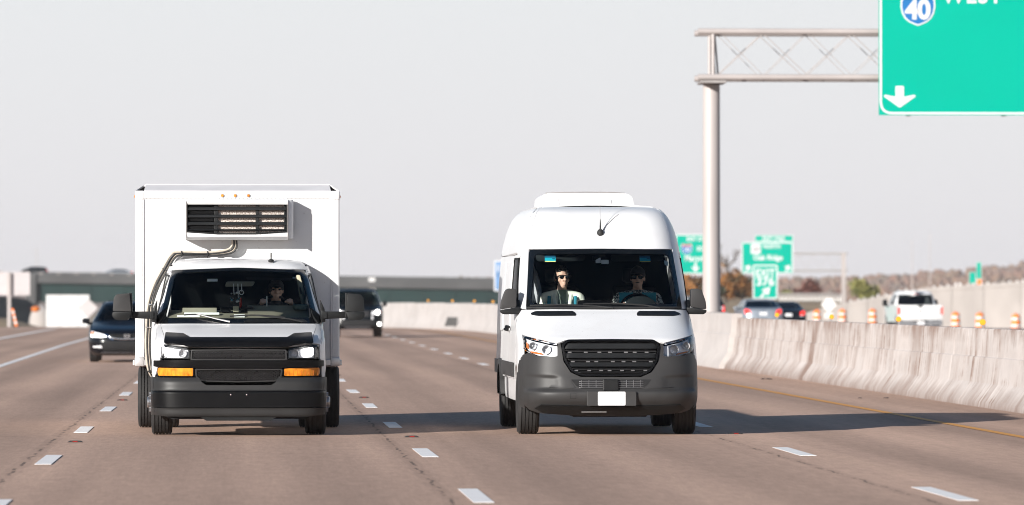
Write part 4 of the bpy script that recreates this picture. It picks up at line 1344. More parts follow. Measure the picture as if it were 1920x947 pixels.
# flanks
def arch(cy, r, a0, a1, n=10, cz=.36):
    return [(cy + r * math.cos(R(a0 + (a1 - a0) * i / n)), cz + r * math.sin(R(a0 + (a1 - a0) * i / n))) for i in range(n + 1)]
for sg in (-1, 1):
    S_ = SV.side(sg); rf = (sg, 0, 0)
    zs = [.88 + .04 * i for i in range(14)]
    fr = [(SV.F(vsplit(z), z) + .002, z) for z in zs]
    patch('front_wing', fr + [(1.40, 1.40), (1.44, .62)] + [p for p in arch(1.0, .43, 36, 128) if p[1] < .85] + [(.67, .78)], S_, 'white_paint', van, .08, .02, ref=rf)
    zs = [1.42 + .05 * i for i in range(24)]
    pf = [(SV.F(vsplit(z), z) + .002, z) for z in zs]
    # door: lower skin, window opening, upper frame
    dr = patch('front_door', [(1.445, .62), (1.40, 1.405), (2.62, 1.405), (2.62, .62)], S_, 'white_paint', van, .1, .02, ref=rf)
    win = rnd([(1.62, 1.42), (2.10, 1.98), (2.55, 1.98), (2.55, 1.42)], .05)
    patch('door_window', win, S_, 'windshield', dr, .1, .0, off=-.004, ref=rf)
    wf = scale_loop(win, 1.07)
    patch('window_seal', ring_polys(wf, win), S_, 'rubber', dr, .1, .01, off=.003, ref=rf)
    patch('door_frame', [pf[0]] + pf[1:12] + [(2.05, 2.03), (1.50, 1.412)], S_, 'white_paint', van, .08, .01, ref=rf)
    patch('door_frame', [(2.07, 2.03), (2.62, 2.03), (2.62, 1.412), (2.57, 1.412), (2.57, 2.0), (2.08, 2.0)], S_, 'white_paint', van, .1, .01, ref=rf)
    up = [(F_[0], F_[1]) for F_ in pf[12:]]
    patch('side_upper', up + [(6.0, 2.585), (6.0, 2.04), (2.05, 2.04)], S_, 'white_paint', van, (.2, .06), .01, ref=rf)
    patch('side_panel', [(2.635, .62), (2.635, 2.03), (6.0, 2.03), (6.0, .62), (5.10, .62)] + arch(4.66, .43, 36, 144), S_, 'white_paint', van, (.2, .1), .02, ref=rf)
    for j in range(2):
        a_ = 2.72 + j * 1.6
        patch('pressed_panel', rnd([(a_, 1.15), (a_, 1.95), (a_ + 1.4, 1.95), (a_ + 1.4, 1.15)], .06), S_, 'white_paint', van, .25, .012, off=-.0 + .012, ref=rf)
    patch('side_moulding', [(1.44, .64), (1.44, .80), (4.20, .80), (4.24, .64)], S_, 'grey_plastic', van, (.3, .1), .02, off=.022, ref=rf)
    patch('side_moulding', [(5.08, .64), (5.10, .80), (6.0, .80), (6.0, .64)], S_, 'grey_plastic', van, (.3, .1), .02, off=.022, ref=rf)
    patch('sill', [(1.40, .36), (1.44, .615), (4.23, .615), (4.27, .36)], S_, 'white_paint', van, (.4, .1), .05, off=-.02, ref=rf)
    patch('arch_trim', ring_polys(arch(4.66, .46, 5, 175, 16), arch(4.66, .39, 5, 175, 16)), S_, 'grey_plastic', van, .1, .09, off=.035, ref=rf)
    MB().tube([(sg * 1.03, 2.40, 1.20), (sg * 1.055, 2.44, 1.205), (sg * 1.055, 2.56, 1.205), (sg * 1.03, 2.60, 1.20)], .018, 8).build('door_handle', 'black_plastic', van, smooth=50)
    MB().tube([(sg * 1.03, 2.72, 1.17), (sg * 1.055, 2.75, 1.175), (sg * 1.055, 2.88, 1.175), (sg * 1.03, 2.92, 1.17)], .018, 8).build('door_handle', 'black_plastic', van, smooth=50)
    # door mirror
    mir_ = bpy.data.objects.new('wing_mirror', None); link(mir_, van)
    ho = rnd([(sg * .995, 1.435), (sg * 1.175, 1.405), (sg * 1.165, 1.50), (sg * 1.12, 1.625), (sg * 1.085, 1.645), (sg * .998, 1.642)], .025)
    MB().prism(ho if sg > 0 else list(reversed(ho)), 1.34, 1.52).build('mirror_shell', 'grey_plastic', mir_, smooth=40, bevel=.03, seg=3)
    lo = rnd([(sg * .95, 1.352), (sg * 1.14, 1.350), (sg * 1.172, 1.372), (sg * 1.176, 1.400), (sg * .99, 1.430), (sg * .95, 1.430)], .012)
    MB().prism(lo, 1.33, 1.50).build('mirror_foot', 'black_plastic', mir_, smooth=40, bevel=.014)
    MB().prism(scale_loop(ho, .86), 1.515, 1.524).build('mirror_glass', 'chrome', mir_)
    MB().prism(rnd([(1.32, 1.40), (1.60, 1.42), (1.52, 1.52), (1.40, 1.43)], .01), sg * .95, sg * .992, 'x').build('mirror_sail', 'black_plastic', mir_, bevel=.005)
# rear and underside
for sg in (-1, 1):
    rd = [(sg * .004, .45)] + [(sg * (SV.W(z) - .01), z) for z in [.45 + .1 * i for i in range(20)] + [2.45, 2.53, 2.58, 2.598]] + [(sg * .004, 2.625)]
    MB().prism(rd, 5.985, 6.03).build('rear_door', 'white_paint', van, bevel=.008)
MB().box(-1.0, 1.0, 5.95, 6.12, .38, .55).build('rear_bumper', 'grey_plastic', van, bevel=.03)
und = MB(); und.box(-.70, .70, .35, 5.9, .30, .50); und.box(-.42, .42, .3, 1.6, .205, .34); und.box(-.55, .55, .95, 1.1, .24, .32); und.box(.2, .5, 2.2, 3.4, .22, .32); und.box(-.9, .9, 1.5, 5.9, .44, .60)
und.box(-.62, .62, 4.60, 4.72, .28, .38); und.ball((0, 4.66, .34), .14, 12, 8)
und.build('underbody', 'dark_void', van, bevel=.015)
MB().tube([(-.80, .35, .262), (-.62, .30, .258), (-.52, .30, .235)], .010, 6).build('undertray_edge', 'alu', van)
MB().box(-.33, -.05, .06, .064, .262, .268).build('skirt_edge', 'alu', van)
tm = tyre_mesh(.355, .235, 5, .21)
for sg in (-1, 1):
    add_wheel(van, sg * .885, 1.0, .355, .235, .205, 'steel', 0, sg, tm)
    add_wheel(van, sg * .905, 4.66, .355, .235, .205, 'steel', 0, sg, tm)
    MB().box(sg * .60, sg * .98, .60, 1.43, .62, .80).build('wheel_housing', 'dark_void', van)

# roof air conditioner
ac = bpy.data.objects.new('roof_unit', None); link(ac, van)
MB().prism(rnd([(-.575, 2.60), (.575, 2.60), (.555, 2.74), (.49, 2.785), (-.49, 2.785), (-.555, 2.74)], [.01, .01, .05, .04, .04, .05]), 4.55, 5.75).build('unit_shell', 'white_panel', ac, smooth=40, bevel=.025, seg=3)
MB().prism(rect(-.62, 2.600, .62, 2.622, .008), 4.50, 5.80).build('unit_base', 'white_trim', ac, bevel=.006)
for x in (-.33, .30):
    MB().tube([(x, 4.545, 2.63), (x - .01, 4.545, 2.70), (x - .018, 4.56, 2.765)], .006, 6).build('unit_seam', 'white_trim', ac)
MB().box(-.50, .50, 4.545, 4.5495, 2.625, 2.632).build('unit_gap', 'galv_dark', ac)
MB().tube([(-.49, 4.58, 2.788), (-.30, 4.57, 2.797), (0, 4.565, 2.800), (.30, 4.57, 2.797), (.46, 4.58, 2.788)], .006, 6).build('unit_cable', 'galv_dark', ac)
# antenna
an = bpy.data.objects.new('antenna', None); link(an, van)
pa = SV.at(-.005, 2.28)
MB().ball(pa + Vector((0, .0, .0)), (.040, .045, .050), 14, 10).build('antenna_foot', 'rubber', an, smooth=60)
MB().tube([pa + Vector((0, -.02, .03)), pa + Vector((0, .02, .16))], [.012, .005], 8).build('antenna_spring', 'rubber', an)
MB().tube([pa + Vector((0, .02, .16)), pa + Vector((0, .06, .32)), pa + Vector((.002, .09, .49))], .0028, 6).build('antenna_whip', 'galv_dark', an)
MB().tube([SV.at(.02, 2.30, .012), SV.at(.07, 2.37, .008), SV.at(.14, 2.44, .008), SV.at(.22, 2.50, .008)], .0028, 6).build('antenna_wire', 'galv_dark', an)
# wipers
for x0, x1, z0, z1 in ((-.845, -.08, 1.452, 1.440), (-.25, .46, 1.468, 1.452)):
    w_ = bpy.data.objects.new('wiper', None); link(w_, van)
    MB().tube([SV.at(x0 + (x1 - x0) * t, z0 + (z1 - z0) * t + .012 * math.sin(math.pi * t), .022) for t in (0, .2, .4, .6, .8, 1)], .008, 6).build('wiper_blade', 'rubber', w_)
    MB().tube([SV.at(x0 + (x1 - x0) * .45, z0 + .014, .036), SV.at(x1 - .02, z1 + .006, .034), SV.at(x1 + .16, 1.425, .03)], [.005, .007, .011], 6).build('wiper_arm', 'hose_black', w_)
MB().tube([SV.at(-.87 + 1.74 * i / 16, 1.425, .005) for i in range(17)], .014, 6).build('cowl_seal', 'rubber', van)

# cabin
cab = bpy.data.objects.new('cabin', None); link(cab, van)
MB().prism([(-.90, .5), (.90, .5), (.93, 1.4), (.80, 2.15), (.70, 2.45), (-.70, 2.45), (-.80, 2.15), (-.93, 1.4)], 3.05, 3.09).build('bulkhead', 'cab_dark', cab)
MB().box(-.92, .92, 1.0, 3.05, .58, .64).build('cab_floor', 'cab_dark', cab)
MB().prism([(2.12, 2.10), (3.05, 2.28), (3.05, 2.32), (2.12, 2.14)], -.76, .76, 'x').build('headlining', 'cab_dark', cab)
MB().prism(rnd([(1.30, 1.38), (1.36, 1.435), (1.75, 1.465), (1.92, 1.42), (1.95, 1.2), (1.75, .9), (1.30, .9)], .04), -.80, .80, 'x').build('dashboard', 'dash_dark', cab, smooth=40)
MB().prism(rnd([(1.55, 1.44), (1.60, 1.50), (1.86, 1.515), (1.90, 1.44)], .02), -.28, .12, 'x').build('dash_tray', 'satin_black', cab, smooth=40, bevel=.01)
bn = MB(); bn.prism(rnd([(.24, 1.44), (.30, 1.52), (.37, 1.555), (.45, 1.56), (.53, 1.545), (.60, 1.50), (.64, 1.44)], .03), 1.58, 1.86); bn.build('instrument_hood', 'dash_dark', cab, smooth=40, bevel=.02)
steering(cab, (.43, 1.98, 1.40), .20, R(-28))
for x in (-.46, .44): seat(van, 'seat', x, 2.35, 1.06, .50, .66, hr=True)
for x0, x1 in ((-.74, -.20), (.12, .70)):
    MB().prism(rnd([(x0, 1.955), (x1, 1.96), (x1 + .02, 2.03), (x0 - .02, 2.03)], .03), 1.735, 1.755).build('sun_visor', 'dash_dark', cab, smooth=40, bevel=.008)
MB().box(-.11, .05, 1.66, 1.70, 1.965, 2.02).build('rear_view_mirror', 'satin_black', cab, bevel=.012)
MB().prism([(x * 1.0, z) for x, z in rnd([(-.075, 1.935), (-.075, 1.972), (-.02, 2.0), (-.015, 1.935)], .01)], 1.60, 1.615).build('toll_tag', 'white_trim', cab)
MB().prism(rect(-.012, 1.925, .075, 1.972, .008), 1.59, 1.62).build('dash_camera', 'paper', cab, bevel=.004)
for x in (-.20, .27):
    MB().ball((x, 1.62, 1.487), .008, 8, 6).build('sensor_stud', 'paper', cab)
# garment hanging inside the passenger window
vs, fs = [], []
for i in range(9):
    for j in range(13):
        u, v = i / 8, j / 12
        wdt = .05 + .15 * math.sin(min(1, v * 1.25) * math.pi * .55)
        vs.append((-.86 + wdt * u + .015 * math.sin(9 * u + 3 * v), 2.02 + .04 * math.sin(u * 14 + v * 2) + .05 * u, 2.0 - .52 * v + (-.03 if i % 3 == 0 else .0) * (v > .9)))
for i in range(8):
    for j in range(12): fs.append((i * 13 + j, i * 13 + j + 1, (i + 1) * 13 + j + 1, (i + 1) * 13 + j))
me = bpy.data.meshes.new('hanging_jacket'); me.from_pydata(vs, [], fs); me.materials.append(M['cloth_grey']); me.shade_smooth()
hj = obj('hanging_jacket', me, None, (VX, VY, 0)); so = hj.modifiers.new('t', 'SOLIDIFY'); so.thickness = .006
tag(hj, 'pale grey jacket hanging inside the windscreen of the van beside the passenger', 'jacket')
# windscreen stickers
for x in (-.595, .49):
    st = bpy.data.objects.new('sticker', None); link(st, van)
    patch('sticker_top', rect(x - .062, 2.000, x + .062, 2.022), SV.front, 'sticker_navy', st, .1, 0, off=-.004)
    patch('sticker_field', rect(x - .062, 1.962, x + .062, 2.000), SV.front, 'sticker_teal', st, .1, 0, off=-.004)
    patch('sticker_base', rect(x - .062, 1.952, x + .062, 1.962), SV.front, 'sticker_yellow', st, .1, 0, off=-.004)
    patch('sticker_mark', [(x + .02, 1.988), (x + .03, 1.982), (x + .04, 1.988), (x + .055, 1.982), (x + .055, 1.994), (x + .02, 1.994)], SV.front, 'sticker_navy', st, .1, 0, off=-.003)
patch('permit_sticker', [(.712, 1.970), (.765, 1.955), (.755, 1.905), (.718, 1.918)], SV.front, 'paper', van, .1, 0, off=-.004)

# people in the van
m, nt, b = nodes_of('shirt_pattern')
tcn = nt.nodes.new('ShaderNodeTexCoord'); ck = nt.nodes.new('ShaderNodeTexVoronoi'); ck.inputs['Scale'].default_value = 60
rp = nt.nodes.new('ShaderNodeValToRGB'); rp.color_ramp.interpolation = 'CONSTANT'; rp.color_ramp.elements[0].color = (.02, .025, .03, 1); rp.color_ramp.elements[1].position = .45; rp.color_ramp.elements[1].color = (.38, .38, .36, 1)
sp = nt.nodes.new('ShaderNodeSeparateColor')
nt.links.new(tcn.outputs['Object'], ck.inputs['Vector']); nt.links.new(ck.outputs['Color'], sp.inputs[0]); nt.links.new(sp.outputs[0], rp.inputs[0]); nt.links.new(rp.outputs[0], b.inputs['Base Color'])
b.inputs['Roughness'].default_value = .85

def pick_pass(c, hc):
    if c.z > .545: return 0
    if (abs(c.x) > .27 and c.z < .12 and c.y < -.30): return 0
    if c.z < .06: return 3
    if abs(c.x) < .05 and c.y < -.04 and c.z > .38: return 2
    return 1
pt, hp = person('passenger in cream jacket and sunglasses in the left seat of the van', (VX - .435, VY + 2.10, 1.085), None,
                [((-.27, -.06, .20), (-.20, -.28, .10), (.3, -1, 0), False), ((.27, -.06, .20), (.18, -.28, .10), (-.3, -1, 0), False)],
                face_yaw=.25, pick=pick_pass, mats=('skin', 'jacket_cream', 'shirt_green', 'trousers'), wd=1.12)
gl = bpy.data.objects.new('sunglasses', None); link(gl, pt)
for s in (-1, 1):
    MB().ball(hp(s * .034, -.098, .012), (.029, .008, .021), 14, 8).build('dark_lens', 'gloss_black', gl, smooth=60)
    MB().tube([hp(s * .066, -.090, .020), hp(s * .082, .0, .018)], .004, 6).build('temple', 'gloss_black', gl)
MB().tube([hp(-.072, -.092, .030), hp(0, -.106, .030), hp(.078, -.090, .030)], .005, 6).build('brow_bar', 'chrome', gl)
for s in (-1, 1):
    MB().tube([(s * .10, -.10, .49), (s * .085, -.135, .40), (s * .075, -.145, .28)], [.022, .02, .02], 6).build('jacket_lapel', 'jacket_cream', pt, smooth=60)
    MB().tube([(s * .15, -.085, .47), (s * .155, -.125, .36), (s * .15, -.13, .22)], [.02, .022, .022], 6).build('strap', 'vest_teal', pt, smooth=60)

def pick_drv(c, hc):
    if c.z > .545: return 0
    if c.y < -.33 and abs(c.x) < .26 and .25 < c.z: return 0
    if c.z < .06: return 3
    if abs(c.x) > .215 or (abs(c.x) < .055 and c.y < -.04 and c.z > .3) or c.z > .515: return 2
    return 1
dt, hp = person('driver in dark cap and teal vest over patterned shirt in the van', (VX + .44, VY + 2.14, 1.085), None,
                [((-.30, -.12, .24), (-.19, -.36, .36), (.2, -1, .15), True), ((.30, -.12, .24), (.19, -.36, .36), (-.2, -1, .15), True)],
                face_yaw=-.1, pick=pick_drv, mats=('skin', 'vest_teal', 'shirt_pattern', 'trousers'), wd=1.2)
cp_ = bpy.data.objects.new('cap', None); link(cp_, dt)
MB().ball(hp(0, .010, .055), (.088, .106, .075), 18, 10).build('crown', 'cloth_dark', cp_, smooth=60)
MB().ball(hp(0, -.105, .050), (.070, .075, .012), 16, 6).build('peak', 'cloth_dark', cp_, smooth=60)
g2 = bpy.data.objects.new('sunglasses', None); link(g2, dt)
for s in (-1, 1):
    MB().ball(hp(s * .034, -.096, .010), (.031, .008, .022), 14, 8).build('dark_lens', 'gloss_black', g2, smooth=60)
MB().ball(hp(0, -.094, -.052), (.026, .010, .006), 12, 6).build('moustache', 'hair', dt, smooth=60)

# ------------------------------------------------------------------ white refrigerated box truck
TX, TY = -.02, 63.5
trk = thing('box_truck', 'white refrigerated box truck with black bumper and lit headlights', 'truck', (TX, TY, 0))
ST = Shell([(.55, .17), (.75, .145), (.86, .135), (.97, .15), (1.02, .18), (1.07, .27), (1.12, .45), (1.18, .75), (1.25, 1.13), (1.5, 1.40), (1.86, 1.79), (1.92, 1.90), (1.965, 2.08), (1.99, 2.35), (2.0, 2.6)],
           [(.5, .985), (.9, .972), (1.25, .962), (1.5, .905), (1.85, .822), (1.92, .79), (1.965, .745), (1.99, .68), (2.0, .62)], [(.5, .5), (1.2, .55), (2.0, .6)], p=5.0)
SB = Shell([(.16, .12), (.20, .05), (.24, .02), (.312, .012), (.318, 0), (.50, 0), (.507, .012), (.60, .03), (.66, .07)], [(.16, .94), (.3, .975), (.66, .985)], .38, p=7.0)
def ts(z, k=.955): return k * ST.W(z)
def tedge(z0, z1, n): return [(ts(z0 + (z1 - z0) * i / n), z0 + (z1 - z0) * i / n) for i in range(n + 1)]
def bs(z): return .965 * SB.W(z)

simple('grille_black', (.035, .035, .037), .25, .3, 30, metal=.6)
# bumper in three horizontal bands
bum = bpy.data.objects.new('front_bumper', None); link(bum, trk)
patch('bumper_top', sym([(0, .567), (.36, .567), (.41, .60), (.44, .652), (bs(.65), .652), (bs(.508), .508), (0, .508)]), SB.front, 'bumper_grey', bum, (.05, .02), .03)
patch('bumper_face', sym([(0, .502), (bs(.5), .502), (bs(.32), .320), (0, .320)]), SB.front, 'satin_black', bum, (.05, .03), .03)
patch('bumper_lip', sym([(0, .311), (bs(.311), .311), (bs(.24), .235), (.80, .218), (0, .218)]), SB.front, 'bumper_grey', bum, (.05, .02), .03)
for sg in (-1, 1):
    S_ = SB.side(sg)
    for z0, z1, mt in ((.508, .652, 'bumper_grey'), (.320, .502, 'satin_black'), (.235, .311, 'bumper_grey')):
        f0, f1 = SB.F(bs(z0), z0) + .002, SB.F(bs(z1), z1) + .002
        patch('bumper_wrap', [(f0, z0), (f1, z1), (.44, z1), (.42, z0)], S_, mt, bum, .06, .02, ref=(sg, 0, 0))
MB().prism(rnd([(-.42, .212), (-.36, .172), (.36, .172), (.42, .212)], .01), .05, .30).build('air_dam', 'black_plastic', bum, bevel=.008)
MB().prism(rnd([(-.80, .215), (-.74, .19), (.74, .19), (.80, .215)], .01), .12, .5).build('valance', 'dark_void', bum)
for x in (-.088, .088):
    MB().ball((x, -.004, .462), (.010, .006, .010), 10, 6).build('bumper_bolt', 'chrome', bum, smooth=60)

# face: lamps, grilles, dividing bar
nose = patch('nose_backing', sym([(0, 1.02), (.90, 1.02), (.93, .64), (0, .58)]), ST.front, 'dark_void', trk, .06, 0, off=-.09)
patch('grille_bar', rnd(sym([(0, .842), (.60, .846), (.925, .840), (.925, .772), (.53, .768), (.46, .757), (0, .753)]), .010), ST.front, 'satin_black', trk, (.05, .02), .05, off=.030)
def mesh_grille(outline, frame_k, zc, cell, name):
    gr = bpy.data.objects.new(name, None); link(gr, trk)
    inn = scale_loop(outline, frame_k, (0, zc))
    patch('grille_frame', ring_polys(outline, inn), ST.front, 'grey_plastic', gr, .05, .04, off=.016)
    x0, x1 = min(p[0] for p in inn), max(p[0] for p in inn); z0, z1 = min(p[1] for p in inn), max(p[1] for p in inn)
    mb = MB(); r_ = .0062
    n = int((x1 - x0 + (z1 - z0)) / cell) + 2
    k = 1.7
    for d in (-1, 1):
        for i in range(-4, n * 2):
            xa = x0 + i * cell - (z1 - z0) * k
            pts = []
            for j in range(13):
                z = z0 + (z1 - z0) * j / 12
                x = xa + (z - z0) * k if d > 0 else xa + (z1 - z) * k
                if inside((x, z), inn): pts.append((x, ST.F(x, z) - (.006 if d > 0 else .010) + .010, z))
            if len(pts) > 1: mb.tube(pts, r_, 4)
    mb.build('grille_mesh', 'grille_black', gr)
def inside(p, poly):
    c = False; n = len(poly)
    for i in range(n):
        (x1, z1), (x2, z2) = poly[i], poly[(i + 1) % n]
        if (z1 > p[1]) != (z2 > p[1]) and p[0] < (x2 - x1) * (p[1] - z1) / (z2 - z1) + x1: c = not c
    return c
mesh_grille(rnd(sym([(0, .962), (.528, .958), (.535, .848), (0, .846)]), .012), (.975, .80), .904, .046, 'upper_grille')
mesh_grille(rnd(sym([(0, .752), (.488, .748), (.478, .66), (.43, .61), (0, .600)]), .02), (.965, .84), .676, .046, 'lower_grille')
for sg in (-1, 1):
    lm = bpy.data.objects.new('headlight', None); link(lm, trk)
    hl = rnd([(.545, .862), (.895, .862), (.902, .93), (.895, 1.010), (.80, 1.016), (.57, .972), (.550, .95)], .012)
    hl = mir(hl) if sg < 0 else hl
    patch('lamp_housing', hl, ST.front, 'lamp_bowl', lm, .05, 0, off=-.055)
    patch('lamp_rim', ring_polys(hl, scale_loop(hl, (.93, .88))), ST.front, 'black_plastic', lm, .05, .05, off=-.002)
    patch('lens', hl, ST.front, 'lamp_glass', lm, .06, .02, off=.004)
    y = ST.F(.77, .93)
    hb = rnd([(sg * .72, .885), (sg * .83, .885), (sg * .84, .985), (sg * .71, .975)], .03)
    MB().prism(hb if sg > 0 else list(reversed(hb)), y + .012, y + .03).build('lit_lamp', 'lamp_lit', lm, smooth=40)
    MB().lathe([(.046, -.01), (.040, .0), (.025, .03), (0, .036)], (sg * .625, ST.F(.625, .92) + .012, .918), 'y', 20).build('reflector_bowl', 'lamp_chrome', lm, smooth=50)
    MB().ball((sg * .625, ST.F(.625, .92) + .03, .918), (.016, .02, .016), 10, 6).build('bulb', 'lamp_glass', lm, smooth=60)
    MB().box(sg * .862 - .004, sg * .862 + .004, y + .005, y + .05, .88, .99).build('lamp_divider', 'lamp_dark', lm)
    ti = rnd([(.508, .668), (.892, .670), (.902, .712), (.898, .758), (.508, .755)], .012); ti = mir(ti) if sg < 0 else ti
    ind = patch('indicator_lamp', ti, ST.front, 'amber', trk, .05, .04, off=.004)
    for k in range(9):
        x = .52 + .045 * k
        MB().box(sg * x - .0015, sg * x + .0015, ST.F(x, .71) - .0065, ST.F(x, .71) + .004, .674, .750).build('lens_rib', 'amber_dark', ind)
    patch('indicator_rim', ring_polys(scale_loop(ti, (1.03, 1.13)), ti), ST.front, 'gloss_black', ind, .06, .03, off=.002)

# bonnet with bug deflector
hd = [(0, 1.245), (.60, 1.247), (.890, 1.244), (.835, 1.12), (.822, 1.03), (.60, 1.0), (0, .985)]
patch('bonnet', sym(hd), ST.front, 'white_paint', trk, (.05, .015), .02)
df = [(0, 1.074), (.545, 1.074), (.615, 1.116), (.815, 1.127), (.820, 1.017), (.62, 1.004), (.55, .984), (0, .980)]
patch('bug_deflector', rnd(sym(df), [.0, .02, .02, .015, .015, .02, .02, 0, .0, .02, .02, .015, .015, .02, .02][:len(sym(df))]), ST.front, 'satin_black', trk, (.05, .02), .012, off=.030)
for sg in (-1, 1):
    fd = [(.895, 1.246), (.840, 1.12), (.826, 1.03), (.905, 1.022), (.912, .93), (.905, .86), (.932, .845), (.932, .66)] + tedge(.655, 1.246, 12)
    patch('front_wing', mir(fd) if sg < 0 else fd, ST.front, 'white_paint', trk, (.03, .04), .015)
    S_ = ST.side(sg); rf = (sg, 0, 0)
    zs = [.655 + .05 * i for i in range(12)]
    fr = [(ST.F(ts(z), z) + .002, z) for z in zs]
    patch('wing_side', fr + [(1.10, 1.24), (1.36, 1.24), (1.40, .60)] + arch(.85, .44, 32, 140, 10, .37), S_, 'white_paint', trk, .08, .02, ref=rf)
    patch('cab_door', [(1.41, .52), (1.37, 1.245), (2.40, 1.245), (2.40, .52)], S_, 'white_paint', trk, .1, .02, ref=rf)
    zs = [1.25 + .05 * i for i in range(14)]
    pf = [(ST.F(ts(z), z) + .002, z) for z in zs]
    win = rnd([(1.62, 1.29), (1.98, 1.78), (2.32, 1.80), (2.32, 1.29)], .04)
    patch('door_window', win, S_, 'windshield', trk, .1, 0, off=-.004, ref=rf)
    wf = scale_loop(win, 1.08); patch('window_seal', ring_polys(wf, win), S_, 'rubber', trk, .1, .012, off=.003, ref=rf)
    patch('door_frame', pf + [(2.43, 1.90), (2.43, 1.82), (1.97, 1.82), (1.58, 1.25)], S_, 'white_paint', trk, .08, .01, ref=rf)
    patch('door_frame', [(2.345, 1.25), (2.345, 1.82), (2.43, 1.82), (2.43, 1.25)], S_, 'white_paint', trk, .1, .01, ref=rf)
    patch('door_mirror_sail', rnd([(1.36, 1.24), (1.62, 1.27), (1.60, 1.33), (1.50, 1.42)], .02), S_, 'black_plastic', trk, .1, .02, off=.012, ref=rf)

# windscreen, pillars, roof
wo_ = rnd(sym([(0, 1.884), (.766, 1.856), (.905, 1.252), (0, 1.252)]), .05, 5)
wi_ = rnd(sym([(0, 1.852), (.722, 1.825), (.838, 1.312), (0, 1.306)]), .06, 5)
wsh = patch('windscreen_frame', ring_polys(wo_, wi_), ST.front, 'gloss_black', trk, (.06, .05), .012)
patch('windscreen', wi_, ST.front, 'windshield', wsh, .07, 0)
for sg in (-1, 1):
    pil = [(.908, 1.252), (.770, 1.858)] + tedge(1.86, 1.252, 10)
    patch('pillar', mir(pil) if sg < 0 else pil, ST.front, 'white_paint', trk, (.05, .06), .012)
rf_ = [(0, 1.888), (.772, 1.862)] + tedge(1.864, 1.985, 8) + [(.40, 1.994), (0, 1.998)]
patch('cab_roof', sym(rf_), ST.front, 'white_paint', trk, (.06, .012), .015)
MB().prism(rnd([(-.62, 1.93), (.62, 1.93), (.62, 1.985), (.4, 1.998), (-.4, 1.998), (-.62, 1.985)], .01), 2.36, 2.46).build('roof_rear', 'white_paint', trk, bevel=.008)
MB().box(-.78, .78, 2.42, 2.46, .5, 1.93).build('cab_rear', 'white_paint', trk, bevel=.02)
fin = MB().prism([(1.93, 1.955), (2.05, 1.965), (2.04, 2.0), (2.02, 2.055), (2.005, 2.055), (1.98, 1.99)], .363, .378, 'x')
fin.ball((.37, 2.0, 1.962), (.035, .05, .022), 12, 6).build('roof_antenna', 'rubber', trk)
for x in (-.28, -.12, .06):
    MB().box(x - .045, x + .045, 2.14, 2.17, 1.985, 2.004).build('clearance_lamp', 'white_trim', trk, bevel=.006)

# door mirrors on long arms
for sg in (-1, 1):
    mr_ = bpy.data.objects.new('tow_mirror', None); link(mr_, trk)
    ho = rnd([(sg * 1.215, 1.385), (sg * 1.425, 1.385), (sg * 1.415, 1.535), (sg * 1.385, 1.580), (sg * 1.235, 1.592)], [.01, .02, .04, .03, .02])
    MB().prism(ho, 1.24, 1.36).build('mirror_shell', 'grey_plastic' if sg < 0 else 'black_plastic', mr_, smooth=40, bevel=.028, seg=3)  # left shell takes the paler plastic: sunlight on it put into the colour
    MB().prism(rnd([(sg * 1.205, 1.31), (sg * 1.255, 1.31), (sg * 1.245, 1.595), (sg * 1.21, 1.595)], .01), 1.27, 1.48).build('mirror_back', 'black_plastic', mr_, smooth=40, bevel=.012)
    lo = rnd([(sg * 1.25, 1.285), (sg * 1.38, 1.285), (sg * 1.428, 1.32), (sg * 1.428, 1.382), (sg * 1.21, 1.382)], .02)
    MB().prism(lo, 1.25, 1.40).build('mirror_foot', 'black_plastic', mr_, smooth=40, bevel=.014)
    ar = rnd([(sg * .93, 1.295), (sg * 1.26, 1.310), (sg * 1.26, 1.384), (sg * .985, 1.384), (sg * .93, 1.40)], .008)
    MB().prism(ar, 1.34, 1.41).build('mirror_arm', 'black_plastic', mr_, smooth=40, bevel=.010)
    MB().prism(rnd([(sg * .965, 1.305), (sg * 1.0, 1.305), (sg * 1.0, 1.378), (sg * .965, 1.378)], .004), 1.325, 1.345).build('arm_joint', 'black_plastic', mr_, bevel=.004)
    MB().prism(rnd([(sg * .935, 1.255), (sg * .985, 1.265), (sg * .975, 1.41), (sg * .925, 1.52)], .01), 1.36, 1.60).build('arm_bracket', 'black_plastic', mr_, smooth=40, bevel=.012)

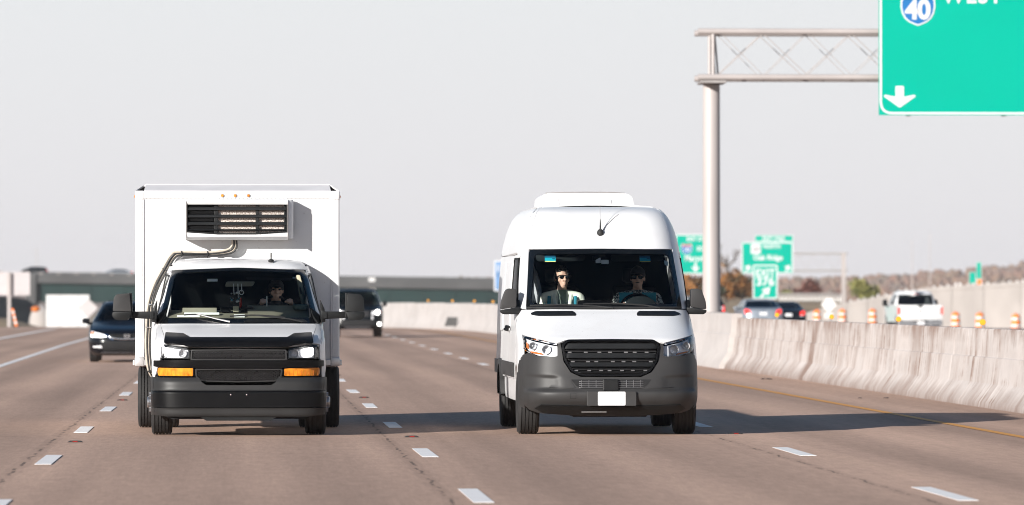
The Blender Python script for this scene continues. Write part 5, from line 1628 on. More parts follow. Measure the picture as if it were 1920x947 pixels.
# refrigerated box
BX0, BX1, BY0, BY1, BZ0, BZ1 = -1.195, 1.165, 2.55, 8.1, .755, 2.765
box = bpy.data.objects.new('cargo_box', None); link(box, trk)
MB().box(BX0 + .04, BX1 - .04, BY0 + .012, BY0 + .05, BZ0 + .05, BZ1 - .05).build('front_panel', 'white_panel', box)
for sg, x in ((-1, BX0), (1, BX1)):
    MB().box(x - .02 * (sg > 0), x + .02 * (sg < 0), BY0 + .05, BY1, BZ0 + .05, BZ1 - .03).build('side_panel', 'white_panel', box)
    c = rnd([(x, BY0 + .012), (x - sg * .02, BY0), (x - sg * .085, BY0), (x - sg * .085, BY0 + .04), (x, BY0 + .09)], .006)
    MB().prism(c, BZ0 + .10, BZ1 - .09, 'z').build('corner_post', 'white_panel', box, smooth=40)
    MB().box(x - .104 if sg > 0 else x + .086, x - .086 if sg > 0 else x + .104, BY0 - .004, BY0 + .02, BZ0 + .10, BZ1 - .09).build('post_strip', 'white_trim', box, bevel=.003)
    MB().box(x - .105 if sg > 0 else x - .003, x + .003 if sg > 0 else x + .105, BY0 - .006, BY0 + .12, BZ1 - .095, BZ1 + .012).build('corner_casting', 'white_trim', box, smooth=40, bevel=.018, seg=3)
    MB().box(x - .105 if sg > 0 else x - .004, x + .004 if sg > 0 else x + .105, BY0 - .008, BY0 + .14, BZ0 - .008, BZ0 + .10).build('corner_foot', 'alu', box, smooth=40, bevel=.012)
    MB().box(x - .03, x + .03, BY0 + .15, BY1, BZ0, BZ0 + .06).build('bottom_rail', 'alu', box, bevel=.006)
    # sloping ends of the roof cap
    cap_ = [(x, BY0 + .06, BZ1 + .01), (x - sg * .10, BY0 + .32, BZ1 + .085), (x - sg * .10, BY1, BZ1 + .085), (x, BY1, BZ1 + .01)]
    MB().add(cap_ + [(a, b_, c_ - .02) for a, b_, c_ in cap_], [(0, 1, 2, 3), (7, 6, 5, 4), (0, 4, 5, 1), (1, 5, 6, 2), (2, 6, 7, 3), (3, 7, 4, 0)]).build('roof_edge', 'roof_cap', box)
    MB().ball((x + sg * .004, BY0 + .10, BZ1 - .055), (.012, .022, .018), 12, 6).build('marker_lamp', 'amber', box, smooth=60)
MB().box(BX0 + .09, BX1 - .09, BY0 - .002, BY0 + .04, BZ1 - .082, BZ1 + .008).build('top_rail', 'white_panel', box, bevel=.006)
MB().box(BX0 + .09, BX1 - .09, BY0 + .0, BY0 + .04, BZ0, BZ0 + .07).build('front_sill', 'alu', box, bevel=.006)
fs_ = [(BX0 + .10, BY0 + .02, BZ1 + .012), (BX1 - .10, BY0 + .02, BZ1 + .012), (BX1 - .115, BY0 + .30, BZ1 + .085), (BX0 + .115, BY0 + .30, BZ1 + .085)]
MB().add(fs_ + [(a, b_, c_ - .02) for a, b_, c_ in fs_], [(0, 1, 2, 3), (7, 6, 5, 4), (0, 4, 5, 1), (1, 5, 6, 2), (2, 6, 7, 3), (3, 7, 4, 0)]).build('roof_front', 'roof_cap', box)
MB().tube([(BX0 + .11, BY0 + .305, BZ1 + .087), (BX1 - .11, BY0 + .305, BZ1 + .087)], .008, 6).build('roof_trim', 'white_trim', box)
MB().box(BX0 + .09, BX1 - .09, BY0 + .30, BY1, BZ1 + .06, BZ1 + .083).build('roof_panel', 'roof_cap', box)
MB().box(BX0 + .02, BX1 - .02, BY1 - .03, BY1, BZ0 + .02, BZ1).build('rear_panel', 'white_panel', box)
MB().box(BX0 + .05, BX1 - .05, BY0 + .1, BY1, BZ0 - .02, BZ0 + .02).build('box_floor', 'galv_dark', box)
for x in (-.19, -.042, .112):
    mk_ = MB().lathe([(0, -.016), (.014, -.014), (.017, 0), (.017, .004)], (x, BY0 - .004, BZ1 - .045), 'y', 14).build('marker_lamp', 'amber', box, smooth=50)
    MB().ring([(x + .021 * math.cos(k * .524), BZ1 - .045 + .021 * math.sin(k * .524)) for k in range(12)], [(x + .0155 * math.cos(k * .524), BZ1 - .045 + .0155 * math.sin(k * .524)) for k in range(12)], BY0 - .012, BY0 - .003).build('lamp_collar', 'galv_dark', mk_)

# rivet rows along the corner posts and rails
rv = MB()
for x in (BX0 + .052, BX1 - .052):
    for i in range(38): rv.ball((x, BY0 - .001, BZ0 + .14 + i * .048), (.005, .003, .005), 6, 4)
for i in range(46): rv.ball((BX0 + .13 + i * .0465, BY0 - .003, BZ1 - .074), (.005, .003, .005), 6, 4)
tag(rv.build('rivets', 'alu', box), kind='stuff')

# refrigeration unit
ru = bpy.data.objects.new('cooling_unit', None); link(ru, trk)
UX0, UX1, UZ0, UZ1, UF, UB = -.605, .565, 2.205, 2.678, 2.225, 2.548
MB().prism(rnd([(UX1 + .002, UF + .03), (UX1 + .060, UF + .07), (UX1 + .066, UB - .02), (UX1 + .002, UB - .02)], [.01, .05, .02, .01]), UZ0 + .02, UZ1 - .01, 'z').build('end_cover', 'white_panel', ru, smooth=40, bevel=.015)
MB().prism(rnd([(UX0 - .002, UF + .03), (UX0 - .040, UF + .09), (UX0 - .044, UB - .02), (UX0 - .002, UB - .02)], [.01, .04, .02, .01]), UZ0 + .02, UZ1 - .01, 'z').build('end_cover', 'white_panel', ru, smooth=40, bevel=.015)
MB().prism(rnd([(UF + .02, UZ1 - .068), (UF, UZ1 - .03), (UF + .04, UZ1), (UB, UZ1), (UB, UZ1 - .068)], [.0, .02, .03, 0, 0]), UX0, UX1, 'x').build('top_cover', 'white_panel', ru, smooth=35)
bz = lambda x: 2.270 + .022 * max(0, min(1, (abs(x + .02) - .22) / .33))
lowp = [(UX0, UZ0 + .01), (UX1, UZ0 + .01), (UX1, 2.290), (.20, 2.266), (-.24, 2.266), (UX0, 2.290)]
vs = [(x, UF, z) for x, z in lowp[2:]] + [(UX1, UF + .012, UZ0 + .035), (UX0, UF + .012, UZ0 + .035)] + [(UX1, UF + .12, UZ0), (UX0, UF + .12, UZ0)] + [(x, UB, z) for x, z in lowp[2:]] + [(UX1, UB, UZ0), (UX0, UB, UZ0)]
MB().add(vs, [(0, 1, 2, 3, 5, 4), (4, 5, 7, 6), (6, 7, 13, 12), (0, 8, 9, 1), (1, 9, 10, 2), (2, 10, 11, 3), (0, 4, 6, 12, 8), (3, 11, 13, 7, 5), (8, 12, 13, 11, 10, 9)]).build('bottom_cover', 'white_panel', ru, smooth=25, bevel=.006)
MB().box(UX0, UX1, UF + .13, UB - .001, 2.262, 2.612).build('unit_core', 'dark_void', ru)
m, nt, b = nodes_of('condenser')
mp, nzn, rp = vary(nt, b, (.40, .33, .28), .5, 1, rough=.5, detail=8)
mp.inputs['Scale'].default_value = (60, 60, 90); rp.color_ramp.elements[0].position = .42; rp.color_ramp.elements[1].position = .56
rp.color_ramp.elements[0].color = (.22, .165, .14, 1); rp.color_ramp.elements[1].color = (.66, .60, .55, 1)
b.inputs['Metallic'].default_value = .3
MB().box(-.235, .530, UF + .075, UF + .125, 2.268, 2.612).build('condenser_coil', 'condenser', ru)
for x0, x1 in ((-.245, -.17),):
    pass
gf = [(UX0, 2.294), (-.24, 2.2705), (.20, 2.2705), (UX1, 2.294), (UX1, 2.612), (UX0, 2.612)]
gi_ = [(UX0 + .016, 2.306), (-.24, 2.284), (.20, 2.284), (UX1 - .020, 2.306), (UX1 - .020, 2.606), (UX0 + .016, 2.606)]
MB().ring(gf, gi_, UF + .004, UF + .06).build('grille_surround', 'black_plastic', ru)
for z, h in ((2.565, .036), (2.480, .034), (2.395, .034), (2.322, .016)):
    MB().prism(rnd([(UF + .010, z - h / 2), (UF + .022, z + h / 2), (UF + .052, z + h / 2 - .004), (UF + .052, z - h / 2 - .006)], .004), UX0 + .014, UX1 - .018, 'x').build('grille_slat', 'black_plastic', ru, smooth=35)
for x, wd_ in ((-.262, .022), (.212, .018), (.530, .010)):
    MB().box(x - wd_, x + wd_, UF + .030, UF + .074, 2.275, 2.608).build('grille_mullion', 'black_plastic', ru, bevel=.004)
for z0, z1 in ((2.585, 2.606), (2.500, 2.546), (2.415, 2.460), (2.300, 2.375)):
    MB().box(UX0 + .03, -.285, UF + .045, UF + .06, z0, z1).build('blank_panel', 'satin_black', ru, bevel=.006)
MB().box(UX0 - .002, UX0 + .004, UF - .001, UF + .05, UZ0 + .01, UZ1 - .03).build('cover_seam', 'galv_dark', ru)
MB().box(UX1 - .004, UX1 + .002, UF - .001, UF + .05, UZ0 + .01, UZ1 - .03).build('cover_seam', 'galv_dark', ru)

# hose bundle from the unit down past the cab
def bez(pts, n=6):
    out = []
    P_ = [Vector(p) for p in pts]
    for i in range(len(P_) - 1):
        p0, p1, p2, p3 = P_[max(i - 1, 0)], P_[i], P_[i + 1], P_[min(i + 2, len(P_) - 1)]
        for j in range(n):
            t = j / n
            out.append(.5 * ((2 * p1) + (p2 - p0) * t + (2 * p0 - 5 * p1 + 4 * p2 - p3) * t * t + (3 * p1 - p0 - 3 * p2 + p3) * t ** 3))
    out.append(P_[-1]); return out
hos = bpy.data.objects.new('hose_bundle', None); link(hos, trk)
base = [(-.05, 2.44, 2.215), (-.052, 2.46, 2.12), (-.13, 2.47, 2.065), (-.36, 2.47, 2.040), (-.66, 2.47, 2.045), (-.755, 2.46, 2.015), (-.85, 2.44, 1.86), (-.945, 2.42, 1.68), (-1.015, 2.40, 1.46), (-1.038, 2.40, 1.20), (-1.045, 2.42, .95), (-1.02, 2.45, .70), (-.96, 2.50, .58)]
for k, (dx, dz, r_, mt) in enumerate(((-.026, .022, .0135, 'hose_tan'), (-.008, .006, .009, 'hose_black'), (.008, -.004, .009, 'hose_tan'), (.024, -.014, .010, 'hose_black'), (.012, .010, .008, 'hose_black'))):
    MB().tube(bez([(x + dx, y - .01 * (k % 2), z + dz) for x, y, z in base]), r_, 7).build('hose', mt, hos, smooth=60)
for i in (3, 4, 6, 8, 9, 11):
    p = Vector(base[i]); q = Vector(base[i + 1]) - Vector(base[i - 1])
    MB().tube([p - q.normalized() * .005, p + q.normalized() * .005], .040, 12).build('hose_clip', 'chrome' if i in (8, 9) else 'hose_black', hos)

# chassis and wheels
ch = MB(); ch.box(-.45, -.36, .5, 7.9, .48, .72); ch.box(.36, .45, .5, 7.9, .48, .72); ch.box(-.60, .60, .75, .92, .26, .36); ch.box(-.5, .5, .5, 1.6, .34, .8); ch.box(-.85, .85, 4.34, 4.46, .30, .42)
ch.ball((.05, 4.40, .36), .19, 14, 8); ch.box(.45, .75, 2.0, 3.0, .34, .6); ch.box(-.75, -.45, 2.2, 2.9, .36, .6); ch.box(-.92, .92, 1.2, 2.4, .44, .52); ch.box(-.85, .85, .55, .6, .55, .95)
ch.build('chassis', 'dark_void', trk, bevel=.012)
tf = tyre_mesh(.365, .225, 5, .215)
for sg in (-1, 1):
    add_wheel(trk, sg * .862, .88, .365, .225, .21, 'steel', .055, sg, tf)
    add_wheel(trk, sg * 1.075, 4.40, .365, .215, .21, 'steel', 0, sg, tf)
    add_wheel(trk, sg * .825, 4.40, .365, .215, .21, 'steel', 0, -sg, tf)
    MB().box(sg * .62, sg * .95, .50, 1.30, .72, .92).build('wheel_housing', 'dark_void', trk)
    MB().box(sg * .80, sg * 1.17, 4.86, 4.88, .16, .70).build('mud_flap', 'rubber', trk)

# cab interior
cb = bpy.data.objects.new('cabin', None); link(cb, trk)
MB().prism(rnd([(1.34, 1.25), (1.40, 1.305), (1.60, 1.355), (1.85, 1.40), (2.0, 1.37), (2.02, 1.1), (1.8, .8), (1.34, .8)], .03), -.80, .10, 'x').build('dashboard', 'dash_tan', cb, smooth=40)
MB().prism(rnd([(1.34, 1.25), (1.40, 1.310), (1.62, 1.40), (1.86, 1.455), (2.0, 1.42), (2.02, 1.1), (1.8, .8), (1.34, .8)], .03), .101, .80, 'x').build('instrument_hood', 'dash_tan', cb, smooth=40)
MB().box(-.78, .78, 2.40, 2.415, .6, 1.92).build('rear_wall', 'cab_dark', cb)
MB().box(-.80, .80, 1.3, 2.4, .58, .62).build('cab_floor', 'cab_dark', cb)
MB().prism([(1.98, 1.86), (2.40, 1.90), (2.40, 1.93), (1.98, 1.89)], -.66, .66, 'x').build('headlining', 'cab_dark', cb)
MB().prism(rnd([(.755, 1.36), (.80, 1.36), (.745, 1.62), (.70, 1.80), (.655, 1.80), (.67, 1.70), (.69, 1.56), (.72, 1.47)], .015), 1.75, 1.80).build('pillar_trim', 'tan_trim', cb, smooth=40, bevel=.006)
MB().prism(rnd([(.705, 1.58), (.725, 1.58), (.705, 1.66), (.69, 1.66)], .006), 1.742, 1.748).build('grab_handle', 'cab_dark', cb)
MB().prism(rnd([(.08, 1.775), (.62, 1.765), (.60, 1.735), (.10, 1.745)], .01), 1.90, 1.92).build('sun_visor', 'dash_dark', cb, bevel=.004)
MB().prism(rect(.615, 1.758, .65, 1.778, .003), 1.84, 1.845).build('visor_clip', 'paper', cb)
steering(cb, (.41, 2.02, 1.40), .185, R(-32))
for x in (-.45, .43): seat(trk, 'seat', x, 2.22, .93, .48, .62, hr=True)
mr_ = MB().prism(rnd([(-.16, 1.665), (.16, 1.67), (.19, 1.725), (-.14, 1.725)], .02), 1.66, 1.69).build('rear_view_mirror', 'dash_tan', cb, smooth=40, bevel=.008)
MB().prism(rect(-.36, 1.725, -.24, 1.755, .006), 1.68, 1.69).build('toll_tag', 'paper', cb)
tx_ = [('map_book', 'white road atlas on the dashboard of the box truck', 'book', 'paper', (-.62, -.22, 1.50, 1.56, 1.345, 1.372)),
       ('paper_sheet', 'white paper lying in the left corner of the truck dashboard', 'paper', 'paper', (-.70, -.44, 1.42, 1.44, 1.318, 1.342)),
       ('card', 'small white card against the windscreen centre of the truck', 'card', 'paper', (-.055, .07, 1.435, 1.44, 1.315, 1.352)),
       ('carton', 'tan cardboard tray on the truck dashboard', 'carton', 'dash_tan', (-.64, -.25, 1.62, 1.80, 1.37, 1.425)),
       ('cup_box', 'pale box standing in the middle of the truck dashboard', 'box', 'tan_trim', (-.065, .0, 1.60, 1.66, 1.375, 1.445)),
       ('dark_gadget', 'black gadget left of the pale box on the truck dashboard', 'gadget', 'satin_black', (-.21, -.09, 1.62, 1.70, 1.375, 1.43)),
       ('dark_gadget', 'black gadget right of the pale box on the truck dashboard', 'gadget', 'satin_black', (.02, .17, 1.64, 1.72, 1.38, 1.435)),
       ('phone_holder', 'silver phone holder stem right of the truck mirror charms', 'holder', 'alu', (.312, .328, 1.72, 1.735, 1.44, 1.56))]
for nm, lab, cat, mt, (x0, x1, y0, y1, z0, z1) in tx_:
    o = MB().box(x0 - (x0 + x1) / 2, x1 - (x0 + x1) / 2, y0 - (y0 + y1) / 2, y1 - (y0 + y1) / 2, 0, z1 - z0).build(nm, mt, None, bevel=.004, loc=(TX + (x0 + x1) / 2, TY + (y0 + y1) / 2, z0))
    tag(o, lab, cat)
ash = MB().lathe([(0, 0), (.075, 0), (.085, .02), (.085, .055), (.07, .06), (0, .062)], (0, 0, 0), 'z', 20).build('tape_roll', 'shirt_green', None, smooth=40, loc=(TX + .70, TY + 1.60, 1.405))
tag(ash, 'green tape roll on the right end of the truck dashboard', 'tape roll')
# charms hanging from the mirror
chm = thing('mirror_charms', 'beaded charms with red tassel hanging from the truck rear view mirror', 'charms', (TX, TY, 0))
for x, l in ((-.06, .11), (-.01, .16), (.03, .09)):
    MB().tube([(x, 1.655, 1.70), (x + .005, 1.65, 1.70 - l)], .005, 6).build('cord', 'paper', chm)
rg = random.Random(9)
for i in range(16):
    MB().ball((-.04 + rg.uniform(-.06, .05), 1.655 + rg.uniform(-.01, .01), 1.60 - rg.uniform(0, .11)), rg.uniform(.007, .014), 8, 6).build('bead', rg.choice(['steel', 'bead_blue', 'vest_teal', 'paper']), chm, smooth=60)
MB().tube([(.03 + .025 * math.cos(k * .524), 1.65, 1.60 + .025 * math.sin(k * .524)) for k in range(13)], .005, 6, False).build('ring_charm', 'paper', chm)
MB().tube([(.025, 1.66, 1.54), (.022, 1.66, 1.48), (.02, 1.66, 1.42)], [.008, .016, .008], 8).build('tassel', 'red_lens', chm)

def pick_trk(c, hc):
    if c.z > .565: return 0
    if c.y < -.315 and c.z > .30: return 0
    return 1
dt, hp = person('truck driver in dark clothes with both hands on the wheel of the box truck', (TX + .43, TY + 2.22, .94), None,
                [((-.27, -.16, .36), (-.165, -.30, .545), (.15, -1, .22), True), ((.27, -.16, .36), (.165, -.30, .545), (-.15, -1, .22), True)],
                face_yaw=.05, pick=pick_trk, mats=('skin', 'cloth_dark'), wd=1.15)
MB().ball(hp(0, .010, .055), (.088, .106, .075), 18, 10).build('cap', 'cloth_dark', dt, smooth=60)
MB().ball(hp(0, -.105, .050), (.070, .075, .012), 16, 6).build('cap_peak', 'cloth_dark', dt, smooth=60)
for x0, z0, x1, z1, arm_m in ((-.62, 1.345, -.30, 1.318, 'alu'), (-.10, 1.330, .52, 1.318, 'hose_black')):
    w_ = bpy.data.objects.new('wiper', None); link(w_, trk)
    MB().tube([ST.at(x0 + (x1 - x0) * t, z0 + (z1 - z0) * t + .018 * math.sin(math.pi * t), .024) for t in (0, .2, .4, .6, .8, 1)], .008, 6).build('wiper_blade', 'rubber', w_)
    MB().tube([ST.at(x0 + (x1 - x0) * .45, z0 + .012, .040), ST.at(x1 + .05, 1.300, .036), ST.at(x1 + .20, 1.268, .03)], [.006, .008, .011], 6).build('wiper_arm', arm_m, w_)
patch('cowl_vent', rnd([(.05, 1.262), (.78, 1.262), (.74, 1.292), (.10, 1.292)], .01), ST.front, 'black_plastic', trk, .06, .006, off=.006)

# ------------------------------------------------------------------ other traffic
def car_body(t, sh, zl, zc, ztop, L, axles, r, paint, wsb, wst, belt=None, glass_m='car_glass', rim_m='steel', split=.95, tyre_w=.21, back_lean=.5):
    """skin panels, glass, wheels shared by the cars; y=0 is the end that faces the viewer"""
    belt = belt or zc
    sp_ = lambda z: split * sh.W(z)
    eg = lambda a, c, n: [(sp_(a + (c - a) * i / n), a + (c - a) * i / n) for i in range(n + 1)]
    patch('body_skin', sym([(0, zc), (wsb + .02, zc)] + eg(zc, zl, 10) + [(0, zl)]), sh.front, paint, t, (.06, .025), .02)
    go_ = rnd(sym([(0, ztop), (wst, ztop - .008), (wsb, zc + .006), (0, zc + .006)]), .04, 4)
    gi_ = scale_loop(go_, (.95, .90))
    fr = patch('screen_frame', ring_polys(go_, gi_), sh.front, 'gloss_black', t, .07, .01)
    patch('screen', gi_, sh.front, glass_m, fr, .1, 0)
    zr = sh.W_top
    for sg in (-1, 1):
        pil = [(wsb + .004, zc + .006), (wst + .004, ztop - .006)] + eg(ztop, zc + .006, 8)
        patch('pillar', mir(pil) if sg < 0 else pil, sh.front, paint, t, .06, .01)
        S_ = sh.side(sg); rf = (sg, 0, 0)
        fz = lambda z: sh.F(sp_(z), z) + .002
        n = 10
        low = [(fz(zl + (belt - zl) * i / n), zl + (belt - zl) * i / n) for i in range(n + 1)]
        bot = [(L, belt), (L, zl)]
        for ax_ in sorted(axles, reverse=True):
            bot += arch(ax_, r * 1.18, 8, 172, 10, r)
        bot = [(y, max(z, zl)) for y, z in bot]
        patch('body_side', low + bot, S_, paint, t, (.12, .06), .02, ref=rf)
        up = [(fz(belt + (ztop - belt) * i / n) + .05, belt + .015 + (ztop - .04 - belt) * i / n) for i in range(n + 1)]
        patch('side_glass', up + [(L - back_lean - .3, ztop - .05), (L - .25, belt + .015)], S_, 'dark_glass', t, .15, .0, off=-.006, ref=rf)
        patch('side_pillar', [(fz(belt + (ztop - belt) * i / n), belt + (ztop - belt) * i / n) for i in range(n + 1)] + [(up[n - i][0], up[n - i][1]) for i in range(n + 1)], S_, paint, t, .1, .01, ref=rf)
        ym = (up[0][0] + L) / 2
        patch('side_post', [(ym - .05, belt + .01), (ym - .05, ztop - .045), (ym + .05, ztop - .045), (ym + .05, belt + .01)], S_, 'gloss_black', t, .1, .005, off=.002, ref=rf)
        patch('roof_rail', [(fz(ztop), ztop - .045), (fz(zr), zr), (L - back_lean, zr), (L - back_lean - .2, ztop - .045)], S_, paint, t, (.2, .03), .01, ref=rf)
        patch('rear_quarter', [(L - back_lean - .3, ztop - .05), (L - back_lean, zr), (L - .02, belt), (L - .24, belt + .01)], S_, paint, t, .1, .01, ref=rf)
    patch('roof_front', sym([(0, ztop + .006), (wst, ztop)] + eg(ztop, zr, 6) + [(0, zr + .003)]), sh.front, paint, t, (.06, .012), .01)
    wr = sh.W(zr)
    y1 = sh.y0(zr)
    patch('roof', rect(-wr, y1, wr, L - back_lean), lambda x, y: Vector((x, y, zr + .03 * (1 - (x / wr) ** 2))), paint, t, .2, .01, ref=(0, 0, 1))
    ends = [(-sh.W(belt) * .98, L, belt), (sh.W(belt) * .98, L, belt), (wr, L - back_lean, zr), (-wr, L - back_lean, zr)]
    MB().add([Vector(p) for p in ends] + [Vector(p) + Vector((0, -.03, -.01)) for p in ends], [(0, 1, 2, 3), (7, 6, 5, 4), (0, 4, 5, 1), (1, 5, 6, 2), (2, 6, 7, 3), (3, 7, 4, 0)]).build('far_screen', 'car_glass', t)
    MB().box(-sh.W(zl + .3) * .97, sh.W(zl + .3) * .97, L - .06, L, zl, belt).build('far_panel', paint, t, bevel=.02)
    MB().box(-sh.W(.5) * .8, sh.W(.5) * .8, .35, L - .2, zl + .02, zl + .15).build('floor_pan', 'dark_void', t)
    tm_ = tyre_mesh(r, tyre_w, 4, r * .62)
    for a_ in axles:
        for sg in (-1, 1):
            add_wheel(t, sg * (sh.W(.4) - tyre_w / 2 - .02), a_, r, tyre_w, r * .6, rim_m, 0, sg, tm_)

def mk_shell(prof, width, D, p=4.0, top=None):
    s = Shell(prof, width, D, p); s.W_top = top; return s

def side_mirror(t, sg, x, y, z, w_, h, paint):
    m_ = bpy.data.objects.new('wing_mirror', None); link(m_, t)
    MB().prism(rnd([(sg * x, z), (sg * (x + w_), z + .01), (sg * (x + w_), z + h * .8), (sg * (x + w_ * .8), z + h), (sg * x, z + h)], .03), y, y + .12).build('mirror_shell', paint, m_, smooth=40, bevel=.02)
    MB().box(min(sg * (x - .10), sg * (x + .05)), max(sg * (x - .10), sg * (x + .05)), y + .03, y + .08, z - .02, z + .04).build('mirror_stalk', 'black_plastic', m_)

def seats_dark(t, y, z, w_):
    for x in (-w_ / 2, w_ / 2):
        MB().box(x - .22, x + .22, y, y + .12, .4, z).build('front_seat', 'seat_dark', t, bevel=.04)
    MB().box(-w_, w_, y - .75, y - .45, .5, z - .25).build('dashboard', 'dash_dark', t, bevel=.04)

# --- black saloon with slim chrome grille, left of the truck
sd_prof = [(.15, .22), (.22, .09), (.34, .015), (.46, 0), (.58, .03), (.68, .09), (.76, .22), (.84, .55), (.91, .98), (.95, 1.22), (1.10, 1.48), (1.25, 1.76), (1.36, 2.0), (1.42, 2.25), (1.45, 2.7)]
sd_w = [(.15, .84), (.3, .905), (.6, .92), (.85, .90), (.95, .875), (1.1, .79), (1.25, .71), (1.36, .65), (1.42, .59), (1.45, .50)]
bs_ = thing('saloon_car', 'black saloon car with white daytime lights behind the left truck mirror', 'car', (-2.66, 134.2, 0))
sh = mk_shell(sd_prof, sd_w, .62, 4.0, 1.445)
car_body(bs_, sh, .16, .945, 1.375, 4.75, (.95, 3.72), .325, 'navy_paint', .775, .60, belt=.93, back_lean=1.35)
patch('lower_grille', rnd(sym([(0, .50), (.56, .50), (.60, .40), (.54, .27), (0, .26)]), .04), sh.front, 'dark_void', bs_, .06, .0, off=.004)
patch('front_splitter', rnd(sym([(0, .245), (.60, .25), (.62, .215), (0, .205)]), .01), sh.front, 'lamp_dark', bs_, .06, .01, off=.012)
gr = patch('grille', rnd(sym([(0, .665), (.40, .66), (.42, .60), (.34, .545), (0, .540)]), .03), sh.front, 'dark_void', bs_, .05, .0, off=.006)
for z in (.650, .618, .585):
    shell_bar('grille_slat', sh, -.38, .38, z, .010, .02, .016, 'satin_black', gr, 12)
shell_bar('chrome_bar', sh, -.42, .42, lambda x: .548 + .05 * (abs(x) / .42) ** 3, .028, .02, .024, 'chrome', bs_, 20)
em = MB().ring(rnd([(-.062, .572), (.062, .572), (.075, .658), (-.075, .658)], .02), rnd([(-.050, .583), (.050, .583), (.061, .647), (-.061, .647)], .016), -.028, -.012)
em.prism([(-.040, .588), (-.026, .588), (-.022, .612), (.022, .612), (.026, .588), (.040, .588), (.050, .644), (.036, .644), (.030, .624), (-.030, .624), (-.036, .644), (-.050, .644)], -.026, -.014)
em.build('emblem', 'chrome', bs_)
for sg in (-1, 1):
    lm = bpy.data.objects.new('headlight', None); link(lm, bs_)
    hl = rnd([(.45, .600), (.60, .580), (.84, .585), (.865, .66), (.855, .735), (.70, .70), (.46, .640)], .015); hl = mir(hl) if sg < 0 else hl
    patch('lens', hl, sh.front, 'lamp_bowl', lm, .05, .02, off=.004)
    st = rnd([(.50, .592), (.845, .596), (.85, .630), (.50, .622)], .008)
    patch('daytime_lamp', mir(st) if sg < 0 else st, sh.front, 'lamp_lit', lm, .05, .01, off=.010)
    ab = rnd([(.77, .66), (.85, .665), (.845, .715), (.77, .70)], .01)
    patch('indicator', mir(ab) if sg < 0 else ab, sh.front, 'amber_dark', lm, .05, .01, off=.010)
    cw = [(.50, .665), (.54, .655), (.40, .545), (.33, .52), (.30, .55)]
    patch('chrome_wing', rnd(mir(cw) if sg < 0 else cw, .01), sh.front, 'chrome', bs_, .05, .01, off=.016)
    fg = rnd([(.58, .335), (.80, .345), (.80, .385), (.60, .40)], .012)
    patch('fog_lamp', mir(fg) if sg < 0 else fg, sh.front, 'lamp_chrome', bs_, .05, .01, off=.008)
    side_mirror(bs_, sg, .92, 1.45, .90, .17, .13, 'navy_paint')
seats_dark(bs_, 2.3, 1.15, .75)

# --- black suv right of the truck
sv_prof = [(.25, .16), (.32, .05), (.45, 0), (.7, .03), (.95, .09), (1.06, .20), (1.13, .55), (1.19, 1.10), (1.40, 1.32), (1.62, 1.55), (1.74, 1.72), (1.80, 1.95), (1.825, 2.3)]
sv_w = [(.25, .88), (.4, .94), (.9, .96), (1.15, .94), (1.22, .92), (1.45, .85), (1.65, .79), (1.74, .745), (1.80, .69), (1.825, .60)]
su = thing('suv', 'black suv with lit round lamps behind the right truck mirror', 'suv', (4.42, 215.0, 0))
s2 = mk_shell(sv_prof, sv_w, .5, 5.0, 1.82)
car_body(su, s2, .30, 1.19, 1.745, 4.8, (.9, 3.7), .39, 'black_car_paint', .86, .73, belt=1.15, back_lean=.3, tyre_w=.26)
patch('grille', rnd(sym([(0, 1.0), (.46, 1.0), (.42, .78), (0, .76)]), .03), s2.front, 'dark_void', su, .06, .0, off=.006)
for z in (.95, .89, .83): shell_bar('grille_slat', s2, -.42, .42, z, .02, .02, .016, 'lamp_dark', su, 10)
patch('bumper_inlet', rnd(sym([(0, .66), (.66, .64), (.60, .46), (0, .44)]), .03), s2.front, 'dark_void', su, .06, .0, off=.006)
patch('skid_plate', rnd(sym([(0, .42), (.52, .42), (.46, .34), (0, .33)]), .02), s2.front, 'lamp_dark', su, .06, .0, off=.008)
for sg in (-1, 1):
    lm = bpy.data.objects.new('headlight', None); link(lm, su)
    hl = rnd([(.50, .84), (.88, .86), (.90, 1.03), (.52, .98)], .03); hl = mir(hl) if sg < 0 else hl
    patch('lens', hl, s2.front, 'lamp_bowl', lm, .05, .02, off=.004)
    patch('lit_lamp', [(sg * (.735 + .085 * math.cos(k * .524)), .945 + .085 * math.sin(k * .524)) for k in range(12)], s2.front, 'lamp_lit', lm, .06, .01, off=.010)
    ab = rnd([(.83, .90), (.89, .91), (.89, .99), (.83, .98)], .01)
    patch('indicator', mir(ab) if sg < 0 else ab, s2.front, 'amber_dark', lm, .05, .01, off=.010)
    patch('fog_lamp', [(sg * (.80 + .065 * math.cos(k * .524)), .50 + .065 * math.sin(k * .524)) for k in range(12)], s2.front, 'lamp_lit', su, .06, .01, off=.012)
    cc = rnd([(.50, .80), (.56, .80), (.58, .70), (.52, .66)], .01)
    patch('chrome_trim', mir(cc) if sg < 0 else cc, s2.front, 'lamp_bowl', su, .05, .01, off=.010)
    side_mirror(su, sg, .96, 1.30, 1.17, .17, .20, 'black_plastic')
seats_dark(su, 2.1, 1.45, .8)

